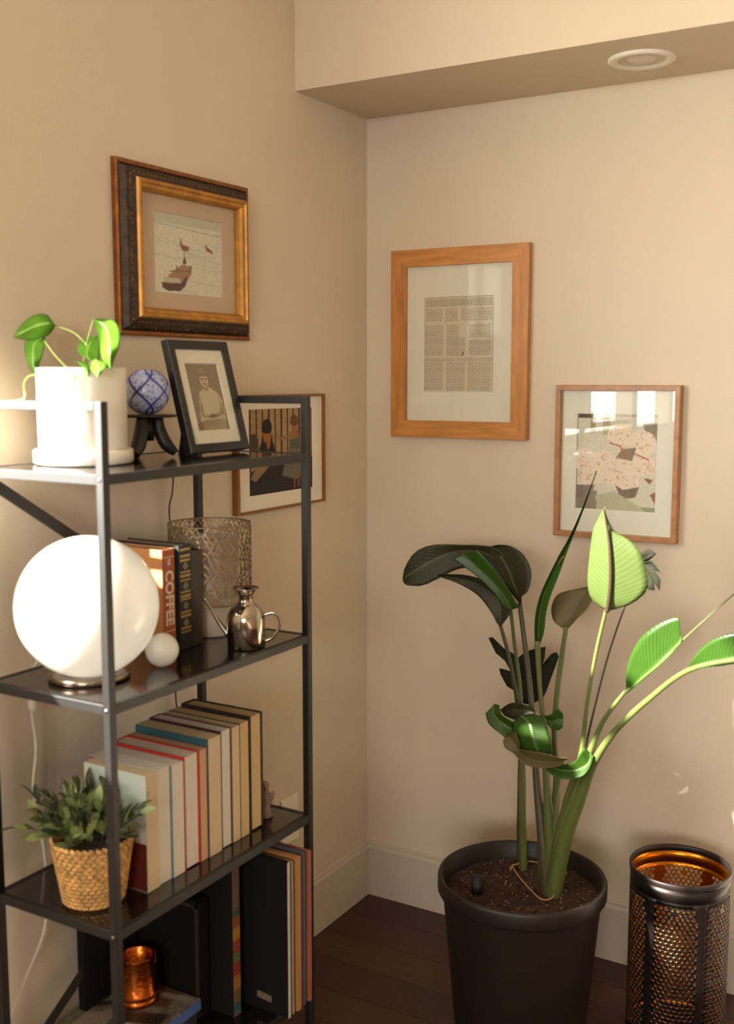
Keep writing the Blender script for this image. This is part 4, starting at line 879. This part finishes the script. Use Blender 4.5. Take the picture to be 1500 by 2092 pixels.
o=lobed([(1296,1137),(1310,1128),(1326,1121),(1342,1131),(1330,1137),(1314,1143),(1316,1147),(1333,1146),(1350,1170),(1334,1160),(1350,1185),(1348,1207),(1336,1190),(1338,1206),(1325,1205),(1318,1190),(1312,1178),(1300,1165)],(1312,1156),-.30,tp)
tag(o,label='dark lobed split leaf')
pxtube([(1138,1800,-.33),(1180,1600,-.31),(1240,1350,-.30),(1300,1180,-.296),(1314,1156,-.292)],[.004,.003,.0022,.0018,.0015],stD,tp,'stalk')
# brown dried tips
dry=mat('dried_brown','7a5230',.8)
pxtube([(1230,1060,Y-.092),(1234,1048,Y-.092),(1237,1036,Y-.09)],[.003,.0025,.0006],dry,tp,'dried_tip')
pxtube([(1140,1155,Y),(1150,1138,Y-.002),(1153,1140,Y-.003)],[.001,.0018,.0006],dry,tp,'dried_tip')

# ------------------------------------------------ perforated metal lantern
c=Vector((.937,-.238,0)); H=.395; RR=.106
ln_=thing('perforated_lantern','dark perforated metal lantern cylinder with gold interior beside the potted plant','lantern',c)
outm=mat('gunmetal','2a2320',.38,metal=.7); inm=mat('gold_interior','c07a22',.3,metal=1)
def shell(r,mt,name,flip):
    NCOL=60; NROW=36; z0=.018; z1=H-.042; dzr=(z1-z0)/NROW; dang=2*PI/NCOL
    m=MB()
    def pt(a,z): return (c.x+r*math.cos(a),c.y+r*math.sin(a),z)
    hw=dang/2; A0=math.atan2(CAM.y-c.y,CAM.x-c.x)-R(28.5)
    for i in range(NROW):
        for j in range(NCOL):
            a=A0+(j+.5)*dang+(hw if i%2 else 0); z=z0+(i+.5)*dzr
            pj=((j+(.5 if i%2 else 0))%10)-3.5-.0   # position inside a ten-column panel
            q=i-(NROW-1)/2
            ok=abs(pj)<=4.1
            # scalloped ends: two round lobes
            e=(NROW-1)/2-abs(q)
            if e<4: 
                lob=min(abs(pj-2),abs(pj+2)); ok=ok and (lob<1.2+.35*e)
            if e<.6: ok=False
            # hexagon cell corners (brick neighbours share edges)
            hx=[(a-hw,z-dzr/3),(a,z-dzr*2/3),(a+hw,z-dzr/3),(a+hw,z+dzr/3),(a,z+dzr*2/3),(a-hw,z+dzr/3)]
            if i==0: hx[1]=(a,z-dzr/2);hx[0]=(a-hw,z-dzr/2);hx[2]=(a+hw,z-dzr/2)
            if i==NROW-1: hx[4]=(a,z+dzr/2);hx[3]=(a+hw,z+dzr/2);hx[5]=(a-hw,z+dzr/2)
            if not ok: m.add([pt(*h) for h in hx],[tuple(range(6))],0,True); continue
            ro=[]
            for t in range(12):
                th=PI*(-5/6)+t*PI/6; rad=.0041*(1.12 if (i+j)%3==0 else .92)
                ro.append((a+rad*math.cos(th)*1.0/r,z+rad*math.sin(th)*1.0))
            out=[]
            for t in range(6):
                h0=hx[t];h1=hx[(t+1)%6]; out.append(h0); out.append(((h0[0]+h1[0])/2,(h0[1]+h1[1])/2))
            vs=[pt(*x) for x in out]+[pt(*x) for x in ro]
            m.add(vs,[(t,(t+1)%12,12+(t+1)%12,12+t) for t in range(12)],0,True)
    # plain bands
    n=120
    for za,zb in ((.004,z0),(z1,H-.012)):
        vs=[];fs=[]
        for k in range(n):
            a=2*PI*k/n; vs+= [pt(a,za),pt(a,zb)]
        for k in range(n): k2=(k+1)%n; fs.append((2*k,2*k2,2*k2+1,2*k+1))
        m.add(vs,fs,0,True)
    return m.build(name,mt,ln_)
solid(shell(RR,outm,'perforated_shell',0),.0006); solid(shell(RR-.0012,inm,'gold_lining',0),.0004)
MB().lathe([(RR+.0005,H-.014),(RR+.002,H-.012),(RR+.0025,H-.003),(RR+.001,H),(RR-.002,H-.001),(RR-.0035,H-.006),(RR-.003,H-.014),(RR+.0005,H-.014)],c,96).build('rim',mat('dark_rim','2c2421',.45,metal=.5),ln_)
MB().lathe([(0,0),(RR+.001,0),(RR+.002,.003),(RR+.001,.008),(RR-.003,.008),(RR-.004,.005),(0,.005)],c,96).build('base_plate',outm,ln_)
